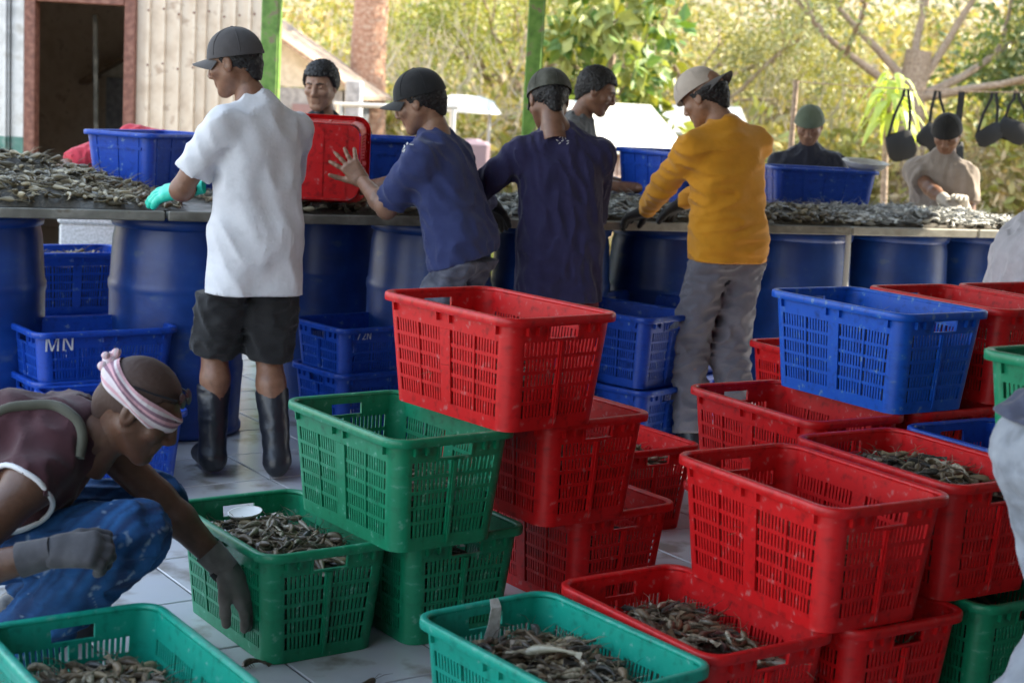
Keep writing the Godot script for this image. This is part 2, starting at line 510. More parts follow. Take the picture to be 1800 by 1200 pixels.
func make_materials() -> void:
	var speck := func(base: Color, dirt: Color, seed_: int):
		return noise_tex(0.018, seed_, [[0.0, base.darkened(0.28)], [0.22, base.darkened(0.10)], [0.40, base], [0.62, base], [0.77, base.lerp(dirt, 0.08)], [0.82, base.lerp(dirt, 0.20)], [0.88, base.lerp(dirt, 0.5)]], 7)
	var pl_bump := bump_tex(0.02, 5, 2.0)
	var pale := Color(0.80, 0.76, 0.72)
	for e in [["red", lin(0.68, 0.009, 0.012), 3], ["green", lin(0.004, 0.225, 0.105), 5], ["teal", lin(0.004, 0.33, 0.235), 6], ["blue", lin(0.006, 0.060, 0.42), 7], ["bright_blue", lin(0.006, 0.105, 0.60), 9]]:
		var m := mat(Color.WHITE, 0.42, speck.call(e[1], pale, e[2]), 2.3)
		bumped(m, pl_bump, 0.25)
		var l: Color = e[1].srgb_to_linear()
		glow_through(m, Color(l.r * 0.7, l.g * 0.7, l.b * 0.7).linear_to_srgb())
		M[e[0]] = m
	M.drum = bumped(mat(Color.WHITE, 0.38, noise_tex(0.012, 21, [[0.0, lin(0.004, 0.026, 0.14)], [0.5, lin(0.005, 0.038, 0.20)], [0.76, lin(0.008, 0.050, 0.24)], [0.90, lin(0.06, 0.10, 0.22)]], 5), 1.1), pl_bump, 0.3)
	M.tile = bumped(mat(Color.WHITE, 0.22, noise_tex(0.006, 31, [[0.0, lin(0.46, 0.47, 0.50)], [0.45, lin(0.55, 0.56, 0.59)], [0.66, lin(0.55, 0.56, 0.57)], [0.74, lin(0.45, 0.44, 0.43)], [0.86, lin(0.30, 0.28, 0.25)]], 6, 1024), 0.45, true), bump_tex(0.01, 33, 1.5), 0.12)
	M.grout = mat(Color.WHITE, 0.9, noise_tex(0.02, 32, [[0.2, lin(0.10, 0.10, 0.10)], [0.8, lin(0.19, 0.185, 0.18)]]), 1.0, true)
	M.ground = bumped(mat(Color.WHITE, 0.95, noise_tex(0.008, 41, [[0.1, lin(0.16, 0.12, 0.07)], [0.45, lin(0.30, 0.24, 0.16)], [0.62, lin(0.38, 0.31, 0.22)], [0.75, lin(0.12, 0.13, 0.05)], [0.9, lin(0.20, 0.19, 0.07)]], 6, 1024), 0.16, true), bump_tex(0.03, 42, 6.0), 0.8)
	M.sheet = bumped(mat(Color.WHITE, 0.5, noise_tex(0.006, 51, [[0.1, lin(0.54, 0.42, 0.31)], [0.4, lin(0.63, 0.51, 0.39)], [0.7, lin(0.67, 0.56, 0.44)], [0.9, lin(0.44, 0.32, 0.23)]], 6, 1024), 0.8, true), bump_tex(0.02, 52, 1.0), 0.2)
	M.sheet_white = mat(Color.WHITE, 0.55, noise_tex(0.008, 53, [[0.1, lin(0.44, 0.43, 0.41)], [0.5, lin(0.62, 0.61, 0.59)], [0.85, lin(0.40, 0.37, 0.33)]], 5), 0.8, true)
	M.green_paint = mat(Color.WHITE, 0.6, noise_tex(0.01, 54, [[0.2, lin(0.06, 0.16, 0.13)], [0.6, lin(0.10, 0.22, 0.18)], [0.85, lin(0.26, 0.30, 0.27)]], 5), 0.8, true)
	M.door_wood = mat(Color.WHITE, 0.6, noise_tex(0.02, 55, [[0.1, lin(0.10, 0.035, 0.022)], [0.5, lin(0.17, 0.062, 0.04)], [0.85, lin(0.24, 0.11, 0.075)]], 5), 1.5)
	M.post = bumped(mat(Color.WHITE, 0.5, noise_tex(0.012, 56, [[0.1, lin(0.07, 0.16, 0.02)], [0.45, lin(0.12, 0.25, 0.035)], [0.7, lin(0.15, 0.28, 0.05)], [0.82, lin(0.20, 0.17, 0.09)]], 5), 1.6), pl_bump, 0.3)
	M.roof_metal = mat(Color.WHITE, 0.5, noise_tex(0.01, 57, [[0.1, lin(0.30, 0.30, 0.30)], [0.8, lin(0.42, 0.42, 0.41)]], 4), 0.5, true)
	M.board = bumped(mat(Color.WHITE, 0.55, noise_tex(0.012, 58, [[0.1, lin(0.07, 0.065, 0.05)], [0.5, lin(0.15, 0.14, 0.115)], [0.75, lin(0.24, 0.225, 0.19)], [0.9, lin(0.10, 0.08, 0.05)]], 6), 1.2, true), pl_bump, 0.4)
	M.board_pale = mat(Color.WHITE, 0.5, noise_tex(0.012, 59, [[0.1, lin(0.20, 0.19, 0.16)], [0.5, lin(0.36, 0.35, 0.30)], [0.85, lin(0.26, 0.23, 0.18)]], 6), 1.2, true)
	M.foam = mat(lin(0.62, 0.62, 0.60), 0.85, noise_tex(0.05, 60, [[0.2, Color(0.85, 0.85, 0.83)], [0.7, Color(1, 1, 1)]]), 2.0)
	M.white_paint = mat(lin(0.70, 0.70, 0.68), 0.6)
	M.black_cloth = mat(lin(0.012, 0.012, 0.013), 0.8)
	M.pipe = mat(lin(0.45, 0.45, 0.43), 0.4)

# ---------------------------------------------------------------- bodies: a distance field meshed as surface nets
class Field:
	var o: Vector3
	var c: float
	var nx: int
	var ny: int
	var nz: int
	var d := PackedFloat32Array()
	var lo := PackedInt32Array()
	var hi := PackedInt32Array()

	func _init(a: Vector3, b: Vector3, cell: float) -> void:
		o = a
		c = cell
		nx = int((b.x - a.x) / cell) + 2
		ny = int((b.y - a.y) / cell) + 2
		nz = int((b.z - a.z) / cell) + 2
		d.resize(nx * ny * nz)
		d.fill(1.0)
		lo.resize(ny * nz)
		lo.fill(nx)
		hi.resize(ny * nz)
		hi.fill(-1)

	# tapered capsule joined with a smooth minimum; flat: cut square at b; fl > 1 thins it along fn
	func cap(a: Vector3, b: Vector3, ra: float, rb: float, k := 0.02, flat := false, fn := Vector3.ZERO, fl := 1.0) -> void:
		var pad := maxf(ra, rb) + k * 0.5 + 2.0 * c
		var x0 := maxi(0, int((minf(a.x, b.x) - pad - o.x) / c))
		var y0 := maxi(0, int((minf(a.y, b.y) - pad - o.y) / c))
		var z0 := maxi(0, int((minf(a.z, b.z) - pad - o.z) / c))
		var x1 := mini(nx - 1, int((maxf(a.x, b.x) + pad - o.x) / c) + 1)
		var y1 := mini(ny - 1, int((maxf(a.y, b.y) + pad - o.y) / c) + 1)
		var z1 := mini(nz - 1, int((maxf(a.z, b.z) + pad - o.z) / c) + 1)
		var vx := b.x - a.x
		var vy := b.y - a.y
		var vz := b.z - a.z
		var vv := vy * vy + vz * vz
		var squash := fl != 1.0
		var g := fl - 1.0
		var ba := b - a
		if squash:
			ba += fn * ba.dot(fn) * g
		var bb := maxf(ba.length_squared(), 1e-9)
		var len := sqrt(bb)
		var dr := rb - ra
		var far := pad * 1.02
		var bax := ba.x
		var bay := ba.y
		var baz := ba.z
		for z in range(z0, z1 + 1):
			var pz0 := o.z + z * c - a.z
			for y in range(y0, y1 + 1):
				var py0 := o.y + y * c - a.y
				# the stretch of the bone that comes near this row
				var qb := py0 * vy + pz0 * vz
				var qc := py0 * py0 + pz0 * pz0 - pad * pad
				var t0 := 0.0
				var t1 := 1.0
				if vv > 1e-8:
					var disc := qb * qb - vv * qc
					if disc < 0.0:
						continue
					disc = sqrt(disc)
					t0 = (qb - disc) / vv
					t1 = (qb + disc) / vv
				elif qc > 0.0:
					continue
				t0 = maxf(t0, 0.0)
				t1 = minf(t1, 1.0)
				if t0 > t1:
					continue
				var xs := a.x + vx * t0
				var xe := a.x + vx * t1
				var xa := maxi(x0, int((minf(xs, xe) - pad - o.x) / c))
				var xb := mini(x1, int((maxf(xs, xe) + pad - o.x) / c) + 1)
				if xa > xb:
					continue
				var row := z * ny + y
				if lo[row] > xa:
					lo[row] = xa
				if hi[row] < xb:
					hi[row] = xb
				var base := row * nx
				for x in range(xa, xb + 1):
					var px := o.x + x * c - a.x
					var py := py0
					var pz := pz0
					if squash:
						var q := (px * fn.x + py * fn.y + pz * fn.z) * g
						px += fn.x * q
						py += fn.y * q
						pz += fn.z * q
					var t := (px * bax + py * bay + pz * baz) / bb
					var h := clampf(t, 0.0, 1.0)
					px -= bax * h
					py -= bay * h
					pz -= baz * h
					var e := sqrt(px * px + py * py + pz * pz) - ra - dr * h
					if flat and t > 1.0:
						e = maxf(e, (t - 1.0) * len)
					if e < far:
						var w := d[base + x]
						if w >= 1.0:
							d[base + x] = e
						else:
							var m := k - absf(w - e)
							d[base + x] = minf(w, e) - (m * m / (4.0 * k) if m > 0.0 else 0.0)

	func ell(p: Vector3, r: Vector3, k := 0.02, cut := false) -> void:
		var pad := k + 2.0 * c
		var x0 := maxi(0, int((p.x - r.x - pad - o.x) / c))
		var y0 := maxi(0, int((p.y - r.y - pad - o.y) / c))
		var z0 := maxi(0, int((p.z - r.z - pad - o.z) / c))
		var x1 := mini(nx - 1, int((p.x + r.x + pad - o.x) / c) + 1)
		var y1 := mini(ny - 1, int((p.y + r.y + pad - o.y) / c) + 1)
		var z1 := mini(nz - 1, int((p.z + r.z + pad - o.z) / c) + 1)
		for z in range(z0, z1 + 1):
			for y in range(y0, y1 + 1):
				var row := z * ny + y
				if not cut:
					lo[row] = mini(lo[row], x0)
					hi[row] = maxi(hi[row], x1)
				for x in range(x0, x1 + 1):
					var q := o + Vector3(x, y, z) * c - p
					var s := Vector3(q.x / r.x, q.y / r.y, q.z / r.z)
					var l1 := s.length()
					var g := Vector3(s.x / r.x, s.y / r.y, s.z / r.z).length()
					var e := l1 * (l1 - 1.0) / maxf(g, 1e-6)
					var i := row * nx + x
					var w := d[i]
					if cut:
						e = -e
						var m := k - absf(w - e)
						d[i] = maxf(w, e) + (m * m / (4.0 * k) if m > 0.0 else 0.0)
					elif w >= 1.0:
						d[i] = e
					else:
						var m := k - absf(w - e)
						d[i] = minf(w, e) - (m * m / (4.0 * k) if m > 0.0 else 0.0)

	# keep what lies behind the plane through p facing n
	func crop(p: Vector3, n: Vector3) -> void:
		for z in nz:
			for y in ny:
				var row := z * ny + y
				for x in range(lo[row], hi[row] + 1):
					var e := (o + Vector3(x, y, z) * c - p).dot(n)
					var i := row * nx + x
					if e > d[i]:
						d[i] = e

	# folds of cloth: noise stretched along an axis
	func folds(f: FastNoiseLite, amp: float, stretch: Vector3, off: float, sag := Vector3.ZERO) -> void:
		for z in nz:
			for y in ny:
				var row := z * ny + y
				for x in range(lo[row], hi[row] + 1):
					var i := row * nx + x
					if absf(d[i]) < 0.035:
						var q := o + Vector3(x, y, z) * c
						var u := q.dot(sag)
						var nn := f.get_noise_3d(q.x * stretch.x + off + u, q.y * stretch.y + u, q.z * stretch.z)
						d[i] -= amp * (0.9 - 2.4 * absf(nn))

	func net(a: Acc) -> void:
		var sy := nx
		var sz := nx * ny
		var ids := PackedInt32Array()
		ids.resize(nx * ny * nz)
		ids.fill(-1)
		var k0 := a.v.size()
		for z in nz - 1:
			for y in ny - 1:
				var row := z * ny + y
				var xa := mini(mini(lo[row], lo[row + 1]), mini(lo[row + ny], lo[row + ny + 1]))
				var xb := maxi(maxi(hi[row], hi[row + 1]), maxi(hi[row + ny], hi[row + ny + 1]))
				for x in range(xa, mini(xb, nx - 2) + 1):
					var i := row * nx + x
					var d0 := d[i]
					var d1 := d[i + 1]
					var d2 := d[i + sy]
					var d3 := d[i + sy + 1]
					var d4 := d[i + sz]
					var d5 := d[i + sz + 1]
					var d6 := d[i + sz + sy]
					var d7 := d[i + sz + sy + 1]
					var neg := int(d0 < 0.0) + int(d1 < 0.0) + int(d2 < 0.0) + int(d3 < 0.0) + int(d4 < 0.0) + int(d5 < 0.0) + int(d6 < 0.0) + int(d7 < 0.0)
					if neg == 0 or neg == 8:
						continue
					var s := Vector3.ZERO
					var w := 0
					if (d0 < 0.0) != (d1 < 0.0):
						s += Vector3(d0 / (d0 - d1), 0, 0)
						w += 1
					if (d2 < 0.0) != (d3 < 0.0):
						s += Vector3(d2 / (d2 - d3), 1, 0)
						w += 1
					if (d4 < 0.0) != (d5 < 0.0):
						s += Vector3(d4 / (d4 - d5), 0, 1)
						w += 1
					if (d6 < 0.0) != (d7 < 0.0):
						s += Vector3(d6 / (d6 - d7), 1, 1)
						w += 1
					if (d0 < 0.0) != (d2 < 0.0):
						s += Vector3(0, d0 / (d0 - d2), 0)
						w += 1
					if (d1 < 0.0) != (d3 < 0.0):
						s += Vector3(1, d1 / (d1 - d3), 0)
						w += 1
					if (d4 < 0.0) != (d6 < 0.0):
						s += Vector3(0, d4 / (d4 - d6), 1)
						w += 1
					if (d5 < 0.0) != (d7 < 0.0):
						s += Vector3(1, d5 / (d5 - d7), 1)
						w += 1
					if (d0 < 0.0) != (d4 < 0.0):
						s += Vector3(0, 0, d0 / (d0 - d4))
						w += 1
					if (d1 < 0.0) != (d5 < 0.0):
						s += Vector3(1, 0, d1 / (d1 - d5))
						w += 1
					if (d2 < 0.0) != (d6 < 0.0):
						s += Vector3(0, 1, d2 / (d2 - d6))
						w += 1
					if (d3 < 0.0) != (d7 < 0.0):
						s += Vector3(1, 1, d3 / (d3 - d7))
						w += 1
					ids[i] = a.v.size()
					a.v.append(o + (Vector3(x, y, z) + s / w) * c)
					a.n.append(Vector3(d1 + d3 + d5 + d7 - d0 - d2 - d4 - d6, d2 + d3 + d6 + d7 - d0 - d1 - d4 - d5, d4 + d5 + d6 + d7 - d0 - d1 - d2 - d3).normalized())
					var here := d0 < 0.0
					# a quad round each crossed edge that leaves this cell's lowest corner
					if here != (d1 < 0.0) and y > 0 and z > 0:
						face(a, ids[i], ids[i - sy], ids[i - sy - sz], ids[i - sz], here)
					if here != (d2 < 0.0) and x > 0 and z > 0:
						face(a, ids[i], ids[i - sz], ids[i - sz - 1], ids[i - 1], here)
					if here != (d4 < 0.0) and x > 0 and y > 0:
						face(a, ids[i], ids[i - 1], ids[i - 1 - sy], ids[i - sy], here)

	func face(a: Acc, p: int, q: int, r: int, s: int, flip: bool) -> void:
		if p < 0 or q < 0 or r < 0 or s < 0:
			return
		if flip:
			a.i.append_array([p, r, q, p, s, r])
		else:
			a.i.append_array([p, q, r, p, r, s])

# ---------------------------------------------------------------- lattice crates
const CH := 0.31      # height
const RC := 0.045     # corner radius
var crate_parts := {}
var bin_parts := {}

func hl(y: float) -> float:
	return lerpf(0.256, 0.284, y / CH)

func hw(y: float) -> float:
	return lerpf(0.160, 0.186, y / CH)

func wall_pt(side: bool, s: float, u: float, y: float, t: float) -> Vector3:
	if side:
		return Vector3(u * (hl(y) - RC), y, s * (hw(y) - t))
	return Vector3(s * (hl(y) - t), y, u * (hw(y) - RC))

func slab(a: Acc, side: bool, s: float, u0: float, u1: float, y0: float, y1: float, t0: float, t1: float) -> void:
	a.hexa([wall_pt(side, s, u0, y0, t0), wall_pt(side, s, u1, y0, t0), wall_pt(side, s, u1, y1, t0), wall_pt(side, s, u0, y1, t0),
		wall_pt(side, s, u0, y0, t1), wall_pt(side, s, u1, y0, t1), wall_pt(side, s, u1, y1, t1), wall_pt(side, s, u0, y1, t1)])

func outline(hx: float, hz: float, r: float, per := 7) -> Array:
	var pts := []   # [point, normal]
	for c in [[1, 1, 0.0], [-1, 1, 90.0], [-1, -1, 180.0], [1, -1, 270.0]]:
		for k in per:
			var a := deg_to_rad(c[2] + 90.0 * k / (per - 1))
			var nn := Vector3(cos(a), 0, sin(a))
			pts.append([Vector3(c[0] * (hx - r), 0, c[1] * (hz - r)) + nn * r, nn])
	return pts

func ring(a: Acc, prof: Array, base_y: float, r := RC) -> void:
	# closed profile of (outward, y) swept round the crate
	var o := outline(hl(base_y), hw(base_y), r)
	var m := o.size()
	var k0 := a.v.size()
	var pn := prof.size()
	for j in m:
		for p in pn:
			var q: Vector2 = prof[p]
			var t: Vector2 = prof[(p + 1) % pn] - prof[(p + pn - 1) % pn]
			var nr := Vector2(t.y, -t.x).normalized()
			a.v.append(o[j][0] + o[j][1] * q.x + Vector3(0, q.y, 0))
			a.n.append((o[j][1] * nr.x + Vector3(0, nr.y, 0)).normalized())
	for j in m:
		for p in pn:
			var x0 := k0 + j * pn + p
			var x1 := k0 + j * pn + (p + 1) % pn
			var y0 := k0 + ((j + 1) % m) * pn + p
			var y1 := k0 + ((j + 1) % m) * pn + (p + 1) % pn
			a.i.append_array([x0, x1, y1, x0, y1, y0])

func corner_mesh(sx: float, sz: float) -> Acc:
	var a := Acc.new()
	var k := 7
	for lay in [[0.0, 1.0], [0.0045, -1.0]]:
		var k0 := a.v.size()
		for y in [0.0, CH - 0.012]:
			for j in k:
				var an := deg_to_rad(90.0 * j / (k - 1))
				var nn := Vector3(cos(an) * sx, 0, sin(an) * sz)
				a.v.append(Vector3(sx * (hl(y) - RC), y, sz * (hw(y) - RC)) + nn * (RC - lay[0]))
				a.n.append(nn * lay[1])
		for j in k - 1:
			a.i.append_array([k0 + j, k0 + j + 1, k0 + k + j + 1, k0 + j, k0 + k + j + 1, k0 + k + j])
	return a

func wall_mesh(side: bool, s: float, solid := false) -> Acc:
	var a := Acc.new()
	var top := CH - 0.010
	var y0 := 0.036
	var y1 := 0.242
	if solid:
		slab(a, side, s, -1, 1, 0.0, top, 0.0, 0.0045)
		for u in ([-0.95, -0.5, 0.0, 0.5, 0.95] if side else [-0.85, 0.0, 0.85]):
			slab(a, side, s, u - 0.035, u + 0.035, 0.004, top - 0.003, -0.0035, -0.0001)
		slab(a, side, s, -1, 1, 0.225, 0.240, -0.0045, -0.0001)
		return a
	slab(a, side, s, -1, 1, 0.0, y0, 0.0, 0.0045)
	if side:
		slab(a, side, s, -1, 1, y1, top, 0.0, 0.0045)
	else:
		slab(a, side, s, -1, 1, y1, 0.251, 0.0, 0.0045)
		slab(a, side, s, -1, -0.36, 0.251, top, 0.0, 0.0045)
		slab(a, side, s, 0.36, 1, 0.251, top, 0.0, 0.0045)
		slab(a, side, s, -0.36, 0.36, 0.283, top, 0.0, 0.0045)
		# raised collar of the hand hole
		slab(a, side, s, -0.41, 0.41, 0.245, 0.2508, -0.004, -0.0002)
		slab(a, side, s, -0.41, 0.41, 0.2835, 0.289, -0.004, -0.0002)
		slab(a, side, s, -0.41, -0.362, 0.251, 0.283, -0.004, -0.0002)
		slab(a, side, s, 0.362, 0.41, 0.251, 0.283, -0.004, -0.0002)
	var rows := 5
	var pitch := (y1 - y0) / rows
	for r in range(1, rows):
		var y := y0 + r * pitch
		slab(a, side, s, -1, 1, y - 0.0048, y + 0.0048, 0.0, 0.0045)
	var panels: Array
	if side:
		panels = [[-0.98, -0.565], [-0.525, -0.10], [0.10, 0.525], [0.565, 0.98]]
		slab(a, side, s, -0.10, 0.10, y0, y1, -0.003, 0.0050)
		for u in [-0.545, 0.545]:
			slab(a, side, s, u - 0.02, u + 0.02, y0, y1, -0.0016, 0.0050)
		for u in [-0.97, -0.12, 0.12, 0.97]:
			slab(a, side, s, u - 0.014, u + 0.014, 0.262, 0.296, -0.011, -0.0002)
	else:
		panels = [[-0.96, -0.08], [0.08, 0.96]]
		slab(a, side, s, -0.08, 0.08, y0, y1, -0.0035, 0.0050)
		slab(a, side, s, -0.035, 0.035, 0.010, y1, -0.0070, -0.0036)
		for u in [-0.92, -0.66, 0.66, 0.92]:
			slab(a, side, s, u - 0.03, u + 0.03, 0.262, 0.296, -0.011, -0.0002)
	for p in panels:
		var cnt := 8 if side else 9
		var step: float = (p[1] - p[0]) / cnt
		for k in range(1, cnt):
			var u: float = p[0] + k * step
			slab(a, side, s, u - step * 0.30, u + step * 0.30, y0 - 0.002, y1 + 0.002, 0.0008, 0.0040)
	for e in ([[-1.0, -0.98], [0.98, 1.0]] if side else [[-1.0, -0.96], [0.96, 1.0]]):
		slab(a, side, s, e[0], e[1], y0, y1, 0.0004, 0.0042)
	return a

func make_crate_meshes() -> void:
	for solid in [false, true]:
		var d := {}
		d.side = [wall_mesh(true, -1, solid).mesh(), wall_mesh(true, 1, solid).mesh()]
		d.end = [wall_mesh(false, -1, solid).mesh(), wall_mesh(false, 1, solid).mesh()]
		d.corner = []
		for sx in [-1, 1]:
			for sz in [-1, 1]:
				d.corner.append(corner_mesh(sx, sz).mesh())
		var a := Acc.new()
		ring(a, [Vector2(-0.005, 0.300), Vector2(-0.003, 0.307), Vector2(0.002, CH), Vector2(0.012, CH), Vector2(0.0165, 0.307), Vector2(0.0175, 0.298), Vector2(0.0165, 0.287), Vector2(0.0135, 0.287), Vector2(0.0128, 0.296), Vector2(0.002, 0.2975)], CH)
		d.rim = a.mesh()
		var b := Acc.new()
		var o := outline(hl(0.0) - 0.006, hw(0.0) - 0.006, RC)
		for k in o.size():
			var p: Vector3 = o[k][0]
			var q: Vector3 = o[(k + 1) % o.size()][0]
			b.tri(Vector3(0, 0.010, 0), p + Vector3(0, 0.010, 0), q + Vector3(0, 0.010, 0), Vector3.UP)
			b.tri(Vector3(0, 0.004, 0), p + Vector3(0, 0.004, 0), q + Vector3(0, 0.004, 0), Vector3.DOWN)
		for x in [-0.19, -0.095, 0.0, 0.095, 0.19]:
			b.box(Vector3(x, 0.002, 0), Vector3(0.012, 0.0036, 0.29))
		for z in [-0.10, 0.0, 0.10]:
			b.box(Vector3(0, 0.0024, z), Vector3(0.46, 0.0030, 0.012))
		d.base = b.mesh()
		if solid:
			bin_parts = d
		else:
			crate_parts = d

func make_crate(m: Material, solid := false) -> Node3D:
	var o := Node3D.new()
	var d: Dictionary = bin_parts if solid else crate_parts
	part("rim", d.rim, m, o)
	for k in 2:
		part("side_wall", d.side[k], m, o)
		part("end_wall", d.end[k], m, o)
	for k in 4:
		part("corner_post", d.corner[k], m, o)
	part("base", d.base, m, o)
	return o

var crate_kinds := {}

func crate(colour: String, x: float, y: float, z: float, deg: float, label: String, group := "", solid := false) -> Node3D:
	var key := colour + ("_bin" if solid else "")
	if not crate_kinds.has(key):
		crate_kinds[key] = make_crate(M[colour], solid)
	var o: Node3D = crate_kinds[key].duplicate()
	o.name = numbered("plastic_bin" if solid else "plastic_crate")
	add_child(o, true)
	o.position = Vector3(x, y, z)
	o.rotation = Vector3(0, deg_to_rad(-deg), 0)
	tag(o, label, "bin" if solid else "crate", group)
	return o

# ---------------------------------------------------------------- the catch
var shrimp_meshes := []
var shrimp_mats := []
var rng := RandomNumberGenerator.new()

func shrimp_mesh(bend: float, long: float, fat: float) -> ArrayMesh:
	var a := Acc.new()
	var pts := []
	var rr := []
	var p := Vector3(-long * 0.5, 0, 0)
	var prof := [0.15, 0.75, 1.0, 0.98, 0.85, 0.70, 0.55, 0.42, 0.30, 0.5, 0.08]
	for k in prof.size():
		var t := float(k) / (prof.size() - 1)
		var an := bend * (t - 0.35)
		pts.append(p)
		rr.append(fat * prof[k])
		p += Vector3(cos(an), 0, sin(an)) * (long / (prof.size() - 1))
	a.tube(pts, rr, 6)
	# flattened tail fan, feelers and legs
	var e: Vector3 = pts[-1]
	var d: Vector3 = (pts[-1] - pts[-2]).normalized()
	var sd := Vector3.UP.cross(d)
	a.hexa([e - d * 0.012 - sd * 0.002, e - d * 0.012 + sd * 0.002, e + d * 0.010 + sd * 0.009, e + d * 0.010 - sd * 0.009,
		e - d * 0.012 - sd * 0.002 + Vector3(0, 0.0015, 0), e - d * 0.012 + sd * 0.002 + Vector3(0, 0.0015, 0), e + d * 0.010 + sd * 0.009 + Vector3(0, 0.001, 0), e + d * 0.010 - sd * 0.009 + Vector3(0, 0.001, 0)])
	var h: Vector3 = pts[0]
	a.tube([h, h + Vector3(-0.03, 0.008, 0.010), h + Vector3(-0.055, 0.002, 0.028)], [0.0009, 0.0008, 0.0004], 3, false)
	a.tube([h, h + Vector3(-0.028, 0.006, -0.012), h + Vector3(-0.050, 0.004, -0.020)], [0.0009, 0.0008, 0.0004], 3, false)
	for k in 3:
		var q: Vector3 = pts[2 + k]
		a.tube([q, q + Vector3(0.004, -0.006, fat * 1.2 + 0.006)], [0.0013, 0.0006], 3, false)
	return a.mesh()

func make_catch() -> void:
	rng.seed = 4711
	for e in [[0.5, 0.075, 0.0092], [1.3, 0.085, 0.0108], [2.1, 0.080, 0.0102], [-0.9, 0.070, 0.0098]]:
		shrimp_meshes.append(shrimp_mesh(e[0], e[1], e[2]))
	var k := 0
	for c in [[0.085, 0.063, 0.040], [0.14, 0.108, 0.07], [0.22, 0.18, 0.115], [0.060, 0.057, 0.048], [0.32, 0.27, 0.18]]:
		var b := lin(c[0], c[1], c[2])
		var m := mat(Color.WHITE, 0.42, noise_tex(0.05, 80 + k, [[0.2, b.darkened(0.3)], [0.6, b], [0.85, b.lightened(0.2)]], 3, 128), 9.0)
		shrimp_mats.append(m)
		k += 1
	M.shrimp_any = mat(Color.WHITE, 0.48)
	M.shrimp_any.vertex_color_use_as_albedo = true
	M.bed = mat(Color.WHITE, 0.6, noise_tex(0.05, 90, [[0.2, lin(0.02, 0.017, 0.012)], [0.6, lin(0.06, 0.05, 0.035)], [0.85, lin(0.13, 0.11, 0.08)]], 4), 3.0, true)
	M.shrimp_pale = mat(lin(0.34, 0.31, 0.22), 0.3)

func lie(at: Vector3, nrm: Vector3, sc: float, tilt := 0.5) -> Transform3D:
	var b := Basis(Vector3.UP, rng.randf() * TAU)
	b = Basis(Vector3(rng.randf_range(-1, 1), 0, rng.randf_range(-1, 1)).normalized(), rng.randf_range(-tilt, tilt)) * b
	b = b * Basis(Vector3.RIGHT, rng.randf_range(-0.9, 0.9))
	if nrm.y < 0.999:
		b = Basis(Quaternion(Vector3.UP, nrm)) * b
	return Transform3D(b.scaled(Vector3.ONE * sc), at)

